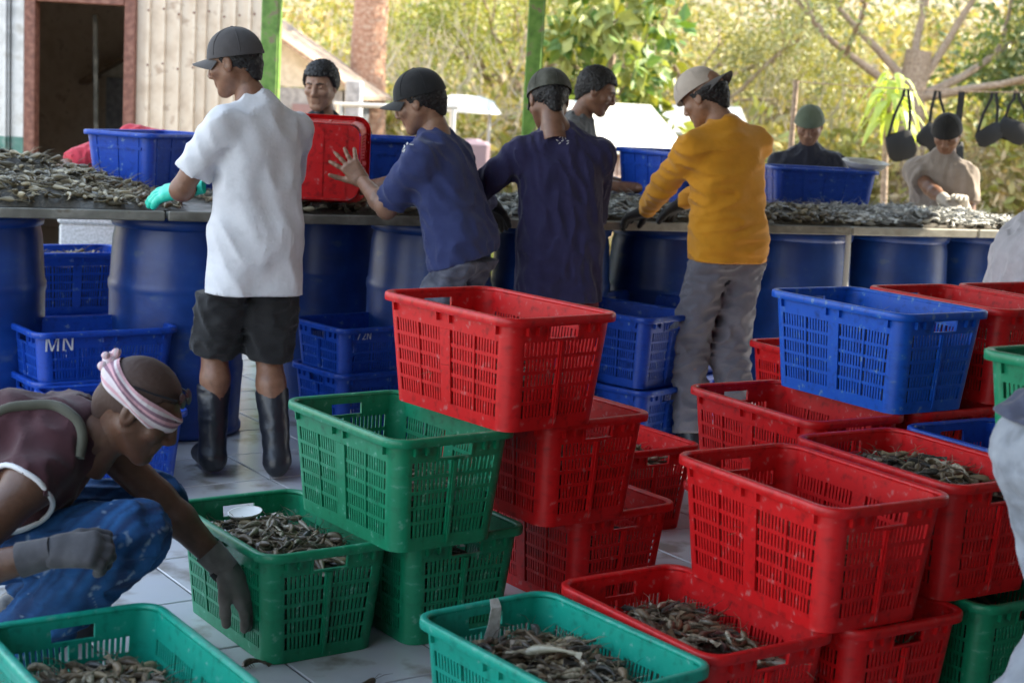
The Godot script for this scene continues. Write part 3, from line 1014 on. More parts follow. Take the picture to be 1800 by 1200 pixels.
# one crate's fill: a bed and loose pieces over it (nobody could count them)
func crate_fill(c: Node3D, level: float, n: int, label: String, bulge := 0.03, loose := 0, loose_label := "", loose_group := "", tone := 1.0, heap_group := "") -> void:
	var root := Node3D.new()
	root.name = numbered("shrimp_heap")
	add_child(root, true)
	root.transform = c.transform
	tag(root, label, "shrimp", heap_group, "stuff")
	var fn := FastNoiseLite.new()
	fn.seed = int(rng.randi() % 1000)
	fn.frequency = 7.0
	var hx := hl(level) - 0.030
	var hz := hw(level) - 0.022
	var height := func(x: float, z: float) -> float:
		var e := (1.0 - pow(absf(x / hx), 3.0)) * (1.0 - pow(absf(z / hz), 3.0))
		return level - bulge + bulge * 1.3 * e + 0.022 * fn.get_noise_2d(x, z)
	var a := Acc.new()
	var gx := 22
	var gz := 14
	for j in gz:
		for k in gx:
			var q := []
			for e in [[0, 0], [1, 0], [1, 1], [0, 1]]:
				var x: float = -hx + 2.0 * hx * (k + e[0]) / gx
				var z: float = -hz + 2.0 * hz * (j + e[1]) / gz
				var inset := 0.965
				q.append(Vector3(x * inset, height.call(x, z) - 0.012, z * inset))
			a.quad(q[0], q[1], q[2], q[3], Vector3.UP)
	# its flanks, down to the crate's base
	var edge := []
	for k in gx:
		edge.append([-hx + 2.0 * hx * k / gx, -hz])
	for k in gz:
		edge.append([hx, -hz + 2.0 * hz * k / gz])
	for k in gx:
		edge.append([hx - 2.0 * hx * k / gx, hz])
	for k in gz:
		edge.append([-hx, hz - 2.0 * hz * k / gz])
	var shrink := (hl(0.012) - 0.030) / hx
	for k in edge.size():
		var p: Array = edge[k]
		var q: Array = edge[(k + 1) % edge.size()]
		var pt := Vector3(p[0] * 0.965, height.call(p[0], p[1]) - 0.012, p[1] * 0.965)
		var qt := Vector3(q[0] * 0.965, height.call(q[0], q[1]) - 0.012, q[1] * 0.965)
		a.quad(pt, qt, Vector3(qt.x * shrink, 0.012, qt.z * shrink), Vector3(pt.x * shrink, 0.012, pt.z * shrink), Vector3(p[0], 0, p[1] * 1.6))
	part("bed", a.mesh(), M.bed, root)
	for kind in 2:
		var mm := MultiMesh.new()
		mm.transform_format = MultiMesh.TRANSFORM_3D
		mm.use_colors = true
		mm.mesh = shrimp_meshes[kind * 2]
		mm.instance_count = n / 2
		for k in n / 2:
			var x := rng.randf_range(-hx + 0.03, hx - 0.03)
			var z := rng.randf_range(-hz + 0.03, hz - 0.03)
			mm.set_instance_transform(k, lie(Vector3(x, height.call(x, z) + rng.randf_range(-0.006, 0.010), z), Vector3.UP, rng.randf_range(0.45, 1.1)))
			mm.set_instance_color(k, shrimp_tone(tone))
		var mi := MultiMeshInstance3D.new()
		mi.name = "shrimp_layer"
		mi.multimesh = mm
		mi.material_override = M.shrimp_any
		root.add_child(mi, true)
	for k in loose:
		var x := rng.randf_range(-hx + 0.035, hx - 0.035)
		var z := rng.randf_range(-hz + 0.035, hz - 0.035)
		var s := MeshInstance3D.new()
		s.name = numbered("shrimp")
		s.mesh = shrimp_meshes[rng.randi() % 4]
		s.material_override = shrimp_mats[rng.randi() % 5]
		add_child(s, true)
		s.transform = c.transform * lie(Vector3(x, height.call(x, z) + rng.randf_range(0.008, 0.016), z), Vector3.UP, rng.randf_range(0.7, 1.05), 0.35)
		tag(s, loose_label, "shrimp", loose_group)

func shrimp_tone(tone: float) -> Color:
	var r := rng.randf()
	var c: Color
	if r < 0.40:
		c = Color(0.105, 0.070, 0.038)
	elif r < 0.70:
		c = Color(0.17, 0.12, 0.068)
	elif r < 0.86:
		c = Color(0.26, 0.195, 0.11)
	elif r < 0.95:
		c = Color(0.05, 0.048, 0.045)
	else:
		c = Color(0.34, 0.31, 0.24)
	var w := rng.randf_range(0.75, 1.25) * tone
	return Color(c.r * w, c.g * w, c.b * w)

# a mound lying on the table, given in table coordinates
func table_heap(u0: float, u1: float, w0: float, w1: float, h: float, n: int, label: String, tones: Array, sc: float, peak := 0.5) -> void:
	var root := Node3D.new()
	root.name = numbered("shrimp_heap")
	add_child(root, true)
	tag(root, label, "shrimp", "", "stuff")
	var fn := FastNoiseLite.new()
	fn.seed = int(rng.randi() % 1000)
	fn.frequency = 2.2
	var height := func(u: float, w: float) -> float:
		var a := clampf((u - u0) / (u1 - u0), 0.0, 1.0)
		var b := clampf((w - w0) / (w1 - w0), 0.0, 1.0)
		var ea := pow(4.0 * a * (1.0 - a), 0.55)
		var eb := pow(4.0 * b * (1.0 - b), 0.6)
		var pk := 1.0 - 0.75 * absf(a - peak)
		return maxf(0.0, h * ea * eb * pk * (0.80 + 0.7 * fn.get_noise_2d(u, w)))
	var a := Acc.new()
	var gu := 40
	var gw := 20
	for j in gw:
		for k in gu:
			var q := []
			for e in [[0, 0], [1, 0], [1, 1], [0, 1]]:
				var u: float = u0 + (u1 - u0) * (k + e[0]) / gu
				var w: float = w0 + (w1 - w0) * (j + e[1]) / gw
				var p := table_pt(u, w)
				p.y = TABLE_H + 0.003 + height.call(u, w)
				q.append(p)
			a.quad(q[0], q[1], q[2], q[3], Vector3.UP)
	part("bed", a.mesh(), M.bed, root)
	for kind in 2:
		var mm := MultiMesh.new()
		mm.transform_format = MultiMesh.TRANSFORM_3D
		mm.use_colors = true
		mm.mesh = shrimp_meshes[kind * 2 + 1]
		mm.instance_count = n / 2
		for k in n / 2:
			var u := rng.randf_range(u0, u1)
			var w := rng.randf_range(w0 + 0.01, w1)
			var y: float = height.call(u, w)
			var p := table_pt(u, w)
			p.y = TABLE_H + 0.010 + y + rng.randf_range(0.0, 0.012)
			mm.set_instance_transform(k, lie(p, Vector3.UP, sc * rng.randf_range(0.55, 1.25), 0.5))
			var c: Color = tones[rng.randi() % tones.size()]
			var f := rng.randf_range(0.7, 1.3)
			mm.set_instance_color(k, Color(c.r * f, c.g * f, c.b * f))
		var mi := MultiMeshInstance3D.new()
		mi.name = "shrimp_layer"
		mi.multimesh = mm
		mi.material_override = M.shrimp_any
		root.add_child(mi, true)

# ---------------------------------------------------------------- people
var head_acc: Acc
var fold_noise: FastNoiseLite

# local head: y up, z forward, origin at the centre of the head
func make_head() -> Acc:
	var f := Field.new(Vector3(-0.105, -0.20, -0.13), Vector3(0.105, 0.13, 0.135), 0.0045)
	f.ell(Vector3(0, 0.025, -0.012), Vector3(0.074, 0.088, 0.094), 0.01)
	f.ell(Vector3(0, -0.028, 0.028), Vector3(0.060, 0.080, 0.060), 0.03)
	f.cap(Vector3(0, -0.06, -0.025), Vector3(0, -0.19, -0.035), 0.047, 0.048, 0.03)
	for s in [-1.0, 1.0]:
		f.cap(Vector3(s * 0.052, -0.045, 0.005), Vector3(s * 0.018, -0.096, 0.060), 0.020, 0.018, 0.03)
		f.ell(Vector3(s * 0.043, -0.022, 0.060), Vector3(0.022, 0.018, 0.020), 0.02)
		f.cap(Vector3(s * 0.014, 0.026, 0.083), Vector3(s * 0.046, 0.022, 0.066), 0.010, 0.009, 0.014)
		f.ell(Vector3(s * 0.030, 0.003, 0.092), Vector3(0.017, 0.011, 0.014), 0.010, true)
		f.ell(Vector3(s * 0.030, 0.004, 0.074), Vector3(0.0145, 0.011, 0.0125), 0.004)
		f.ell(Vector3(s * 0.077, -0.004, -0.006), Vector3(0.008, 0.031, 0.019), 0.008)
		f.ell(Vector3(s * 0.087, -0.002, -0.001), Vector3(0.006, 0.017, 0.009), 0.006, true)
		f.ell(Vector3(s * 0.012, -0.034, 0.094), Vector3(0.010, 0.008, 0.011), 0.008)
	f.cap(Vector3(0, 0.018, 0.084), Vector3(0, -0.026, 0.104), 0.008, 0.011, 0.014)
	f.ell(Vector3(0, -0.046, 0.076), Vector3(0.024, 0.016, 0.014), 0.012)
	f.ell(Vector3(0, -0.098, 0.064), Vector3(0.022, 0.016, 0.018), 0.02)
	f.cap(Vector3(-0.017, -0.060, 0.0805), Vector3(0.017, -0.060, 0.0805), 0.0065, 0.0065, 0.010)
	f.cap(Vector3(-0.014, -0.071, 0.079), Vector3(0.014, -0.071, 0.079), 0.0070, 0.0070, 0.010)
	var a := Acc.new()
	f.net(a)
	return a

func hair_mesh(thick: float, rough: float, seed_: float, below := 1.0) -> Acc:
	var f := Field.new(Vector3(-0.115, -0.12, -0.14), Vector3(0.115, 0.15, 0.12), 0.0055)
	f.ell(Vector3(0, 0.030, -0.014), Vector3(0.076 + thick, 0.088 + thick, 0.096 + thick), 0.01)
	for s in [-1.0, 1.0]:
		f.cap(Vector3(s * 0.066, 0.02, 0.022), Vector3(s * 0.064, -0.022, 0.018), 0.016, 0.008, 0.02)
	f.cap(Vector3(0, -0.03, -0.075), Vector3(0, -0.065, -0.066), 0.035, 0.03, 0.03)
	for z in f.nz:
		for y in f.ny:
			var row := z * f.ny + y
			for x in range(f.lo[row], f.hi[row] + 1):
				var i := row * f.nx + x
				if absf(f.d[i]) < 0.03:
					var q := f.o + Vector3(x, y, z) * f.c
					f.d[i] += rough * fold_noise.get_noise_3d(q.x * 300.0 + seed_, q.y * 120.0, q.z * 300.0)
					# hairline: cuts away the face, round the ears
					var line := 0.060 - clampf((0.045 - q.z) * 1.9, 0.0, 0.085) - clampf((-0.03 - q.z) * 1.3, 0.0, 0.07)
					f.d[i] = maxf(f.d[i], q.y - below)
					f.d[i] = maxf(f.d[i], line - q.y + 0.006 * fold_noise.get_noise_3d(q.x * 200.0, q.z * 200.0, seed_))
	var a := Acc.new()
	f.net(a)
	return a

func cap_dome() -> Acc:
	var a := Acc.new()
	var prof := []
	for k in 13:
		var t := PI * 0.5 * k / 12.0
		prof.append(Vector2(cos(t) * 1.0, sin(t)))
	var outer := []
	for p in prof:
		outer.append(Vector2(maxf(p.x * 0.094, 0.0005), 0.018 + pow(p.y, 0.88) * 0.106))
	a.lathe(outer, 32, Vector3(0, 0, -0.012), Basis(), 0.97, 1.15)
	var inner := []
	for p in prof:
		inner.append(Vector2(maxf(p.x * 0.090, 0.0005), 0.018 + pow(p.y, 0.88) * 0.102))
	inner.reverse()
	a.lathe(inner, 32, Vector3(0, 0, -0.012), Basis(), 0.97, 1.15)
	# seams between the panels, a sweat band and a button
	for k in 6:
		var an := TAU * (k + 0.5) / 6.0
		var pts := []
		var rr := []
		for p in outer:
			pts.append(Vector3(p.x * cos(an) * 0.97, p.y + 0.0004, -0.012 + p.x * sin(an) * 1.15))
			rr.append(0.0016)
		a.tube(pts, rr, 5)
	a.lathe([Vector2(0.0945, 0.016), Vector2(0.0958, 0.020), Vector2(0.0945, 0.030)], 32, Vector3(0, 0, -0.012), Basis(), 0.97, 1.15)
	a.lathe([Vector2(0.0075, 0.123), Vector2(0.006, 0.127), Vector2(0.0005, 0.1285)], 10, Vector3(0, 0, -0.012))
	return a

func cap_brim(reach: float) -> Acc:
	var a := Acc.new()
	var nu := 14
	var nv := 5
	for lay in 2:
		var k0 := a.v.size()
		for j in nv + 1:
			for k in nu + 1:
				var u := -1.0 + 2.0 * k / nu
				var t := float(j) / nv
				var an := u * 1.12
				var x := sin(an) * 0.089 * 0.97 * (1.0 - 0.10 * t)
				var z := -0.012 + cos(an) * 0.089 * 1.15
				z += t * reach * sqrt(maxf(0.0, 1.0 - u * u * 0.80))
				var y := 0.021 - 0.030 * u * u * (0.5 + 0.5 * t) - 0.012 * t - lay * 0.0035
				a.v.append(Vector3(x, y, z))
				a.n.append(Vector3(u * 0.45, 1.0, 0.15).normalized() * (1.0 if lay == 0 else -1.0))
		for j in nv:
			for k in nu:
				var p := k0 + j * (nu + 1) + k
				a.i.append_array([p, p + 1, p + nu + 2, p, p + nu + 2, p + nu + 1])
	return a

# hand: wrist at the origin, x along the fingers, y out of the back of the hand, z to the thumb side
func hand_acc(curl: Array, spread: float, thick: float, cell: float, thumb := 0.6) -> Acc:
	var f := Field.new(Vector3(-0.05, -0.12, -0.09), Vector3(0.21, 0.05, 0.12), cell)
	f.cap(Vector3(-0.04, 0, 0), Vector3(0.01, 0, 0), 0.026 + thick, 0.026 + thick, 0.02, false, Vector3.UP, 1.25)
	var lens := [0.070, 0.078, 0.072, 0.056]
	for k in 4:
		var zz := 0.031 - 0.0205 * k
		var root := Vector3(0.088 - 0.004 * absf(k - 1.2), 0, zz)
		f.cap(Vector3(0.005, 0, zz * 0.55), root, 0.0165 + thick, 0.0125 + thick, 0.016)
		var an := (1.3 - k) * spread
		var dirh := Vector3(cos(an), 0, sin(an))
		var p := root
		var bend := 0.0
		for j in 3:
			bend += float(curl[k]) * [0.75, 1.0, 0.65][j]
			var dd := dirh * cos(bend) + Vector3.DOWN * sin(bend)
			var q: Vector3 = p + dd * (lens[k] * [0.45, 0.32, 0.23][j])
			f.cap(p, q, 0.0098 - 0.0008 * j + thick, 0.0092 - 0.0009 * j + thick, 0.006)
			p = q
	var t0 := Vector3(0.018, -0.006, 0.024)
	var t1 := t0 + Vector3(0.032, -0.012, 0.028)
	var t2 := t1 + Vector3(0.030, -0.006 - 0.012 * thumb, 0.018 * (1.0 - thumb * 0.6))
	var t3 := t2 + Vector3(0.024, -0.004 - 0.014 * thumb, 0.010 * (1.0 - thumb))
	f.cap(t0, t1, 0.017 + thick, 0.0125 + thick, 0.014)
	f.cap(t1, t2, 0.0115 + thick, 0.0105 + thick, 0.006)
	f.cap(t2, t3, 0.0102 + thick, 0.0085 + thick, 0.006)
	var a := Acc.new()
	f.net(a)
	return a

func bend_joint(a: Vector3, b: Vector3, l1: float, l2: float, pole: Vector3) -> Array:
	# two bones from a towards b: the joint between them and where the second one ends
	var to := b - a
	var dist := clampf(to.length(), 0.05, (l1 + l2) * 0.998)
	var dir := to.normalized()
	var e := a + dir * dist
	var x := (l1 * l1 - l2 * l2 + dist * dist) / (2.0 * dist)
	var h := sqrt(maxf(0.0, l1 * l1 - x * x))
	var p := (pole - dir * pole.dot(dir)).normalized()
	return [a + dir * x + p * h, e]

# everything a worker thread computes for one person
func compute_person(g: Dictionary) -> void:
	var s: float = g.get("size", 1.0)
	var cell: float = g.get("cell", 0.014)
	var sh: Vector3 = g.sh
	var hip: Vector3 = g.hip
	var side: Vector3 = (g.side as Vector3).normalized()     # towards the person's left
	var hside: Vector3 = (g.get("hside", side) as Vector3).normalized()
	var head: Vector3 = g.head
	var spine := (sh - hip).normalized()
	side = (side - spine * side.dot(spine)).normalized()
	var front := side.cross(spine).normalized()
	var sl: Vector3 = sh + side * 0.170 * s - spine * 0.050 * s
	var sr: Vector3 = sh - side * 0.170 * s - spine * 0.050 * s
	var arm_l := bend_joint(sl, g.hl, 0.285 * s, 0.25 * s, g.get("pl", Vector3.DOWN))
	var arm_r := bend_joint(sr, g.hr, 0.285 * s, 0.25 * s, g.get("pr", Vector3.DOWN))
	var hpl: Vector3 = hip + hside * 0.088 * s
	var hpr: Vector3 = hip - hside * 0.088 * s
	var hfront := hside.cross(Vector3.UP).normalized()
	var leg_l := bend_joint(hpl, g.fl, 0.42 * s, 0.42 * s, g.get("kl", hfront))
	var leg_r := bend_joint(hpr, g.fr, 0.42 * s, 0.42 * s, g.get("kr", hfront))
	var toe_l: Vector3 = g.get("tl", hfront)
	var toe_r: Vector3 = g.get("tr", hfront)
	var hf: Vector3 = (g.hf as Vector3).normalized()
	var hu: Vector3 = g.get("hu", Vector3.UP)
	var hx := hu.cross(hf).normalized()
	var hb := Basis(hx, hf.cross(hx).normalized(), hf)
	var hs: float = g.get("hs", s)
	var hxf := Transform3D(hb.scaled_local(Vector3.ONE * hs), head)
	g.hxf = hxf
	var nape: Vector3 = hxf * Vector3(0, -0.10, -0.03)

	var lo_p := head
	var hi_p := head
	for p in [head, sh, hip, sl, sr, arm_l[0], arm_l[1], arm_r[0], arm_r[1], hpl, hpr, leg_l[0], leg_l[1], leg_r[0], leg_r[1], leg_l[1] + toe_l * 0.2, leg_r[1] + toe_r * 0.2]:
		lo_p = lo_p.min(p)
		hi_p = hi_p.max(p)
	lo_p -= Vector3.ONE * 0.19
	hi_p += Vector3.ONE * 0.19
	if g.has("clip_lo"):
		lo_p = lo_p.max(g.clip_lo)
	if g.has("clip_hi"):
		hi_p = hi_p.min(g.clip_hi)

	# ---- skin
	var f := Field.new(lo_p, hi_p, cell)
	for e in [1.0, -1.0]:
		f.cap(sh + side * 0.085 * s * e - spine * 0.09 * s, hip + side * 0.055 * s * e + spine * 0.08 * s, 0.086 * s, 0.074 * s, 0.05)
	if g.has("hump"):
		f.cap(sh.lerp(hip, 0.30) + g.hump, sh.lerp(hip, 0.65) + g.hump * 0.9, 0.074 * s, 0.074 * s, 0.08)
	f.cap(sh - spine * 0.05 * s, hip, 0.082 * s, 0.082 * s, 0.05)
	for e in [sl, sr]:
		f.cap(sh - spine * 0.01 * s, e, 0.052 * s, 0.050 * s, 0.05)
	for e in [sl, sr]:
		f.cap(sh.lerp(e, 0.5), sh.lerp(nape, 0.6), 0.036 * s, 0.034 * s, 0.05)
	f.cap(sh - spine * 0.02, nape, 0.054 * s, 0.047 * s, 0.04)
	f.cap(hpl, hpr, 0.086 * s, 0.086 * s, 0.04)
	for q in [[sl, arm_l], [sr, arm_r]]:
		f.cap(q[0], q[1][0], 0.050 * s, 0.040 * s, 0.03)
		var m: Vector3 = (q[1][0] as Vector3).lerp(q[1][1], 0.3)
		f.cap(q[1][0], m, 0.039 * s, 0.041 * s, 0.02)
		f.cap(m, q[1][1], 0.041 * s, 0.027 * s, 0.02)
	for q in [[hpl, leg_l, toe_l], [hpr, leg_r, toe_r]]:
		f.cap(q[0], q[1][0], 0.074 * s, 0.053 * s, 0.03)
		var m: Vector3 = (q[1][0] as Vector3).lerp(q[1][1], 0.32) - (q[2] as Vector3) * 0.018 * s
		f.cap(q[1][0], m, 0.052 * s, 0.053 * s, 0.03)
		f.cap(m, q[1][1], 0.053 * s, 0.036 * s, 0.03)
		var an: Vector3 = q[1][1]
		f.cap(an - Vector3(0, 0.04, 0) * s, an + (q[2] as Vector3) * 0.15 * s - Vector3(0, 0.055, 0) * s, 0.034 * s, 0.024 * s, 0.03)

	# ---- shirt
	var over: Field = null
	var hem_at := hip
	var down: Vector3 = (g.get("down", Vector3.DOWN) as Vector3).normalized()
	if g.has("shirt"):
		var c: Dictionary = g.shirt
		var th: float = c.get("loose", 0.020) * s
		var f2 := Field.new(lo_p, hi_p, cell)
		var hem: float = c.get("hem", 0.10) * s
		var wide: float = c.get("wide", 0.0)
		var slim: float = c.get("slim", 1.0)
		if g.has("hump"):
			f2.cap(sh.lerp(hip, 0.30) + g.hump, sh.lerp(hip, 0.65) + g.hump * 0.9, 0.095 * s + th, 0.095 * s + th, 0.08)
		for e in [slim, -slim]:
			f2.cap(sh + side * 0.082 * s * e - spine * 0.11 * s, hip + hside * 0.075 * s * e + spine * 0.06 * s, 0.088 * s + th, 0.088 * s + th + wide, 0.06)
			f2.cap(hip + hside * 0.075 * s * e + spine * 0.06 * s, hip + hside * (0.080 + wide * 0.4) * s * e + down * (hem + 0.06), 0.090 * s + th + wide, 0.098 * s + th + wide, 0.05)
		f2.cap(sh - spine * 0.06 * s, hip, 0.082 * s + th, 0.095 * s + th, 0.06)
		for e in [sl, sr]:
			f2.cap(sh - spine * 0.012 * s, e, 0.050 * s + th * 0.8, 0.046 * s + th * 0.8, 0.05)
		for e in [sl, sr]:
			f2.cap(sh.lerp(e, 0.55), sh.lerp(nape, 0.42), 0.046 * s + th * 0.6, 0.040 * s + th * 0.4, 0.05)
		f2.cap(sh + spine * 0.01, sh.lerp(nape, 0.50), 0.062 * s + th * 0.6, 0.057 * s + th * 0.3, 0.03, true)
		for q in [[sl, arm_l], [sr, arm_r]]:
			var el: Vector3 = q[1][0]
			var wr: Vector3 = q[1][1]
			if c.kind == "tee":
				var fr: float = c.get("sleeve", 0.62)
				f2.cap(q[0], (q[0] as Vector3).lerp(el, fr), 0.052 * s + th, 0.052 * s + th * 1.25, 0.04, true)
			elif c.kind == "long":
				f2.cap(q[0], el, 0.050 * s + th, 0.042 * s + th, 0.04)
				f2.cap(el, el.lerp(wr, c.get("cuff", 0.93)), 0.042 * s + th, 0.030 * s + th * 0.7, 0.03, true)
		if c.kind == "tank":
			for q in [[sl, arm_l], [sr, arm_r]]:
				g.hole_r = (q[0] as Vector3).lerp(q[1][0], 0.22) - spine * 0.01
				f2.ell(g.hole_r, Vector3.ONE * 0.088 * s, 0.012, true)
		f2.folds(fold_noise, c.get("fold", 0.009), c.get("stretch", Vector3(13, 5, 13)), c.get("seed", 1.0), c.get("sag", Vector3.ZERO))
		var hp: Vector3 = hip + down * hem
		f2.crop(hp, (down + (c.get("tilt", Vector3.ZERO) as Vector3)).normalized())
		var sa := Acc.new()
		f2.net(sa)
		g.shirt_acc = sa
		over = f2
		hem_at = hp
	# ---- trousers
	if g.has("pants"):
		var c: Dictionary = g.pants
		var th: float = c.get("loose", 0.018) * s
		var tk := 0.004 * s if g.has("shirt") else th
		var f3 := Field.new(lo_p, hi_p, cell)
		f3.cap(hpl, hpr, 0.090 * s + tk, 0.090 * s + tk, 0.03)
		f3.cap(hip, hip + spine * 0.08 * s, 0.084 * s + tk, 0.076 * s + tk, 0.04, true)
		for q in [[hpl, leg_l], [hpr, leg_r]]:
			var kn: Vector3 = q[1][0]
			var an: Vector3 = q[1][1]
			if c.kind == "shorts":
				f3.cap(q[0], (q[0] as Vector3).lerp(kn, 0.6), 0.078 * s + tk, 0.074 * s + th * 1.2, 0.04)
				f3.cap((q[0] as Vector3).lerp(kn, 0.6), kn.lerp(an, c.get("below", 0.05)), 0.074 * s + th * 1.2, 0.070 * s + th * 1.3, 0.03, true)
			else:
				f3.cap(q[0], kn, 0.078 * s + tk, 0.062 * s + th, 0.04)
				f3.cap(kn, kn.lerp(an, c.get("to", 0.93)), 0.062 * s + th, 0.056 * s + th, 0.03, true)
		f3.folds(fold_noise, c.get("fold", 0.009), c.get("stretch", Vector3(9, 14, 9)), c.get("seed", 40.0))
		if over and g.get("tuck", true):
			# what the shirt hangs over stays inside it
			var ax := hip - sh
			for z in f3.nz:
				for y in f3.ny:
					var row := z * f3.ny + y
					for x in range(f3.lo[row], f3.hi[row] + 1):
						var i := row * f3.nx + x
						if f3.d[i] < 0.03:
							var q := f3.o + Vector3(x, y, z) * f3.c
							if (q - hem_at).dot(down) < -0.004:
								var t := clampf((q - sh).dot(ax) / ax.length_squared(), 0.0, 1.5)
								if q.distance_to(sh + ax * t) < 0.24 * s:
									f3.d[i] = maxf(f3.d[i], over.d[i] + 0.011)
		var pa := Acc.new()
		f3.net(pa)
		g.pants_acc = pa
	if over:
		# the trunk stays inside the cloth; arms and neck pass through it
		var ax2 := hip - sh
		for z in f.nz:
			for y in f.ny:
				var row := z * f.ny + y
				for x in range(f.lo[row], f.hi[row] + 1):
					var i := row * f.nx + x
					if f.d[i] < 0.02 and f.d[i] > -0.06 and over.d[i] < 0.03:
						var q := f.o + Vector3(x, y, z) * f.c
						var t := (q - sh).dot(ax2) / ax2.length_squared()
						if t < 0.06 or t > 1.15 or q.distance_to(sh + ax2 * t) > 0.23 * s:
							continue
						var free := true
						for b in [[sl, arm_l[0], 0.085], [arm_l[0], arm_l[1], 0.06], [sr, arm_r[0], 0.085], [arm_r[0], arm_r[1], 0.06], [sh, nape, 0.085]]:
							if q.distance_to(Geometry3D.get_closest_point_to_segment(q, b[0], b[1])) < b[2] * s:
								free = false
								break
						if free:
							f.d[i] = maxf(f.d[i], over.d[i] + 0.010)
	var body := Acc.new()
	f.net(body)
	body.add(head_acc, hxf)
	# ---- hands
	g.gloves = []
	for e in [0, 1]:
		var arm: Array = arm_l if e == 0 else arm_r
		var hd: Dictionary = g.get("hand_l" if e == 0 else "hand_r", {})
		var dir: Vector3 = ((arm[1] as Vector3) - (arm[0] as Vector3)).normalized()
		if hd.has("dir"):
			dir = (hd.dir as Vector3).normalized()
		var back: Vector3 = hd.get("back", Vector3.UP)
		back = (back - dir * back.dot(dir)).normalized()
		var thumb := dir.cross(back)
		var mirror := 1.0
		if thumb.dot(hd.get("thumb", -side if e == 0 else side)) < 0.0:
			mirror = -1.0
		var hxf2 := Transform3D(Basis(dir, back, thumb * mirror).scaled_local(Vector3.ONE * s * 0.98 * hd.get("big", 1.0)), arm[1])
		var glove: bool = hd.get("glove", false)
		var ha := hand_acc(hd.get("curl", [0.35, 0.4, 0.45, 0.5]), hd.get("spread", 0.06), 0.0035 if glove else 0.0, hd.get("cell", 0.005), hd.get("grip", 0.6))
		if glove:
			var ga := Acc.new()
			ga.add(ha, hxf2)
			# cuff
			var cdir: Vector3 = ((arm[0] as Vector3) - (arm[1] as Vector3)).normalized()
			var w: Vector3 = arm[1]
			ga.tube([w + cdir * 0.0, w + cdir * 0.03, w + cdir * 0.06, w + cdir * 0.075], [0.033 * s, 0.035 * s, 0.037 * s, 0.0385 * s], 14, false)
			g.gloves.append([ga, hd.get("mat", "glove_grey")])
		else:
			body.add(ha, hxf2)
	g.body_acc = body
	# ---- boots
	if g.has("boots"):
		g.boot_accs = []
		for q in [[leg_l, toe_l], [leg_r, toe_r]]:
			var kn: Vector3 = q[0][0]
			var an: Vector3 = q[0][1]
			var td: Vector3 = q[1]
			var fb := Field.new(an.min(kn) - Vector3.ONE * 0.25, an.max(kn) + Vector3.ONE * 0.25, 0.010)
			var topb: Vector3 = an.lerp(kn, g.boots.get("height", 0.62))
			fb.cap(an, topb, 0.050 * s, 0.064 * s, 0.03, true)
			fb.cap(an - Vector3(0, 0.028, 0) - td * 0.025, an + td * 0.165 * s - Vector3(0, 0.038, 0), 0.046 * s, 0.040 * s, 0.04)
			fb.folds(fold_noise, 0.0025, Vector3(6, 16, 6), 7.0)
			fb.crop(Vector3(0, maxf(0.004, an.y - 0.085), 0), Vector3.DOWN)
			var ba := Acc.new()
			fb.net(ba)
			g.boot_accs.append(ba)
	# ---- hair
	if g.has("hair"):
		var ha := Acc.new()
		ha.add(hair_mesh(g.hair.get("thick", 0.008), g.hair.get("rough", 0.005), g.hair.get("seed", 0.0), 0.022 if g.has("cap") else 1.0), hxf)
		g.hair_acc = ha

func commit_person(g: Dictionary) -> Node3D:
	var o := thing("person", g.label, "person")
	var ground: Vector3 = (g.fl + g.fr) * 0.5
	o.position = Vector3(ground.x, 0, ground.z)
	var place := func(called: String, a: Acc, m: Material, parent: Node) -> MeshInstance3D:
		var p := part(called, a.mesh(), m, parent)
		if parent == o:
			p.position = -o.position
		return p
	place.call("body", g.body_acc, M[g.skin], o)
	for e in [-1.0, 1.0]:
		var a := Acc.new()
		a.lathe([Vector2(0.0002, -0.0062), Vector2(0.0045, -0.0045), Vector2(0.0062, 0.0), Vector2(0.0045, 0.0045), Vector2(0.0002, 0.0062)], 12, Vector3(0.030 * e, 0.0035, 0.0815), Basis().scaled(Vector3(1, 0.6, 1)), 1.35, 0.85)
		var w := Acc.new()
		w.add(a, g.hxf)
		place.call("eye", w, M.eye, o)
		var br := Acc.new()
		br.tube([Vector3(0.012 * e, 0.0225, 0.0945), Vector3(0.030 * e, 0.0265, 0.0880), Vector3(0.048 * e, 0.0215, 0.0730)], [0.0032, 0.0036, 0.0022], 6)
		var bw := Acc.new()
		bw.add(br, g.hxf)
		place.call("eyebrow", bw, M.hair, o)
	if g.has("hair_acc"):
		place.call("hair", g.hair_acc, M[g.hair.get("mat", "hair")], o)
	if g.has("pants_acc"):
		place.call("shorts" if g.pants.kind == "shorts" else "trousers", g.pants_acc, M[g.pants.mat], o)
	if g.has("shirt_acc"):
		place.call("shirt", g.shirt_acc, M[g.shirt.mat], o)
	if g.has("boot_accs"):
		for b in g.boot_accs:
			place.call("boot", b, M[g.boots.mat], o)
	for q in g.gloves:
		place.call("glove", q[0], M[q[1]], o)
	if g.has("cap"):
		var x: Transform3D = g.hxf * Transform3D(Basis(Vector3.UP, g.cap.get("turn", 0.0)) * Basis(Vector3.RIGHT, g.cap.get("pitch", -0.10)), Vector3(0, g.cap.get("up", 0.004), 0))
		var a := Acc.new()
		a.add(cap_dome(), x)
		var cp: MeshInstance3D = place.call("cap", a, M[g.cap.mat], o)
		var b := Acc.new()
		b.add(cap_brim(g.cap.get("reach", 0.072)), x)
		place.call("brim", b, M[g.cap.get("brim", g.cap.mat)], cp)
	return o

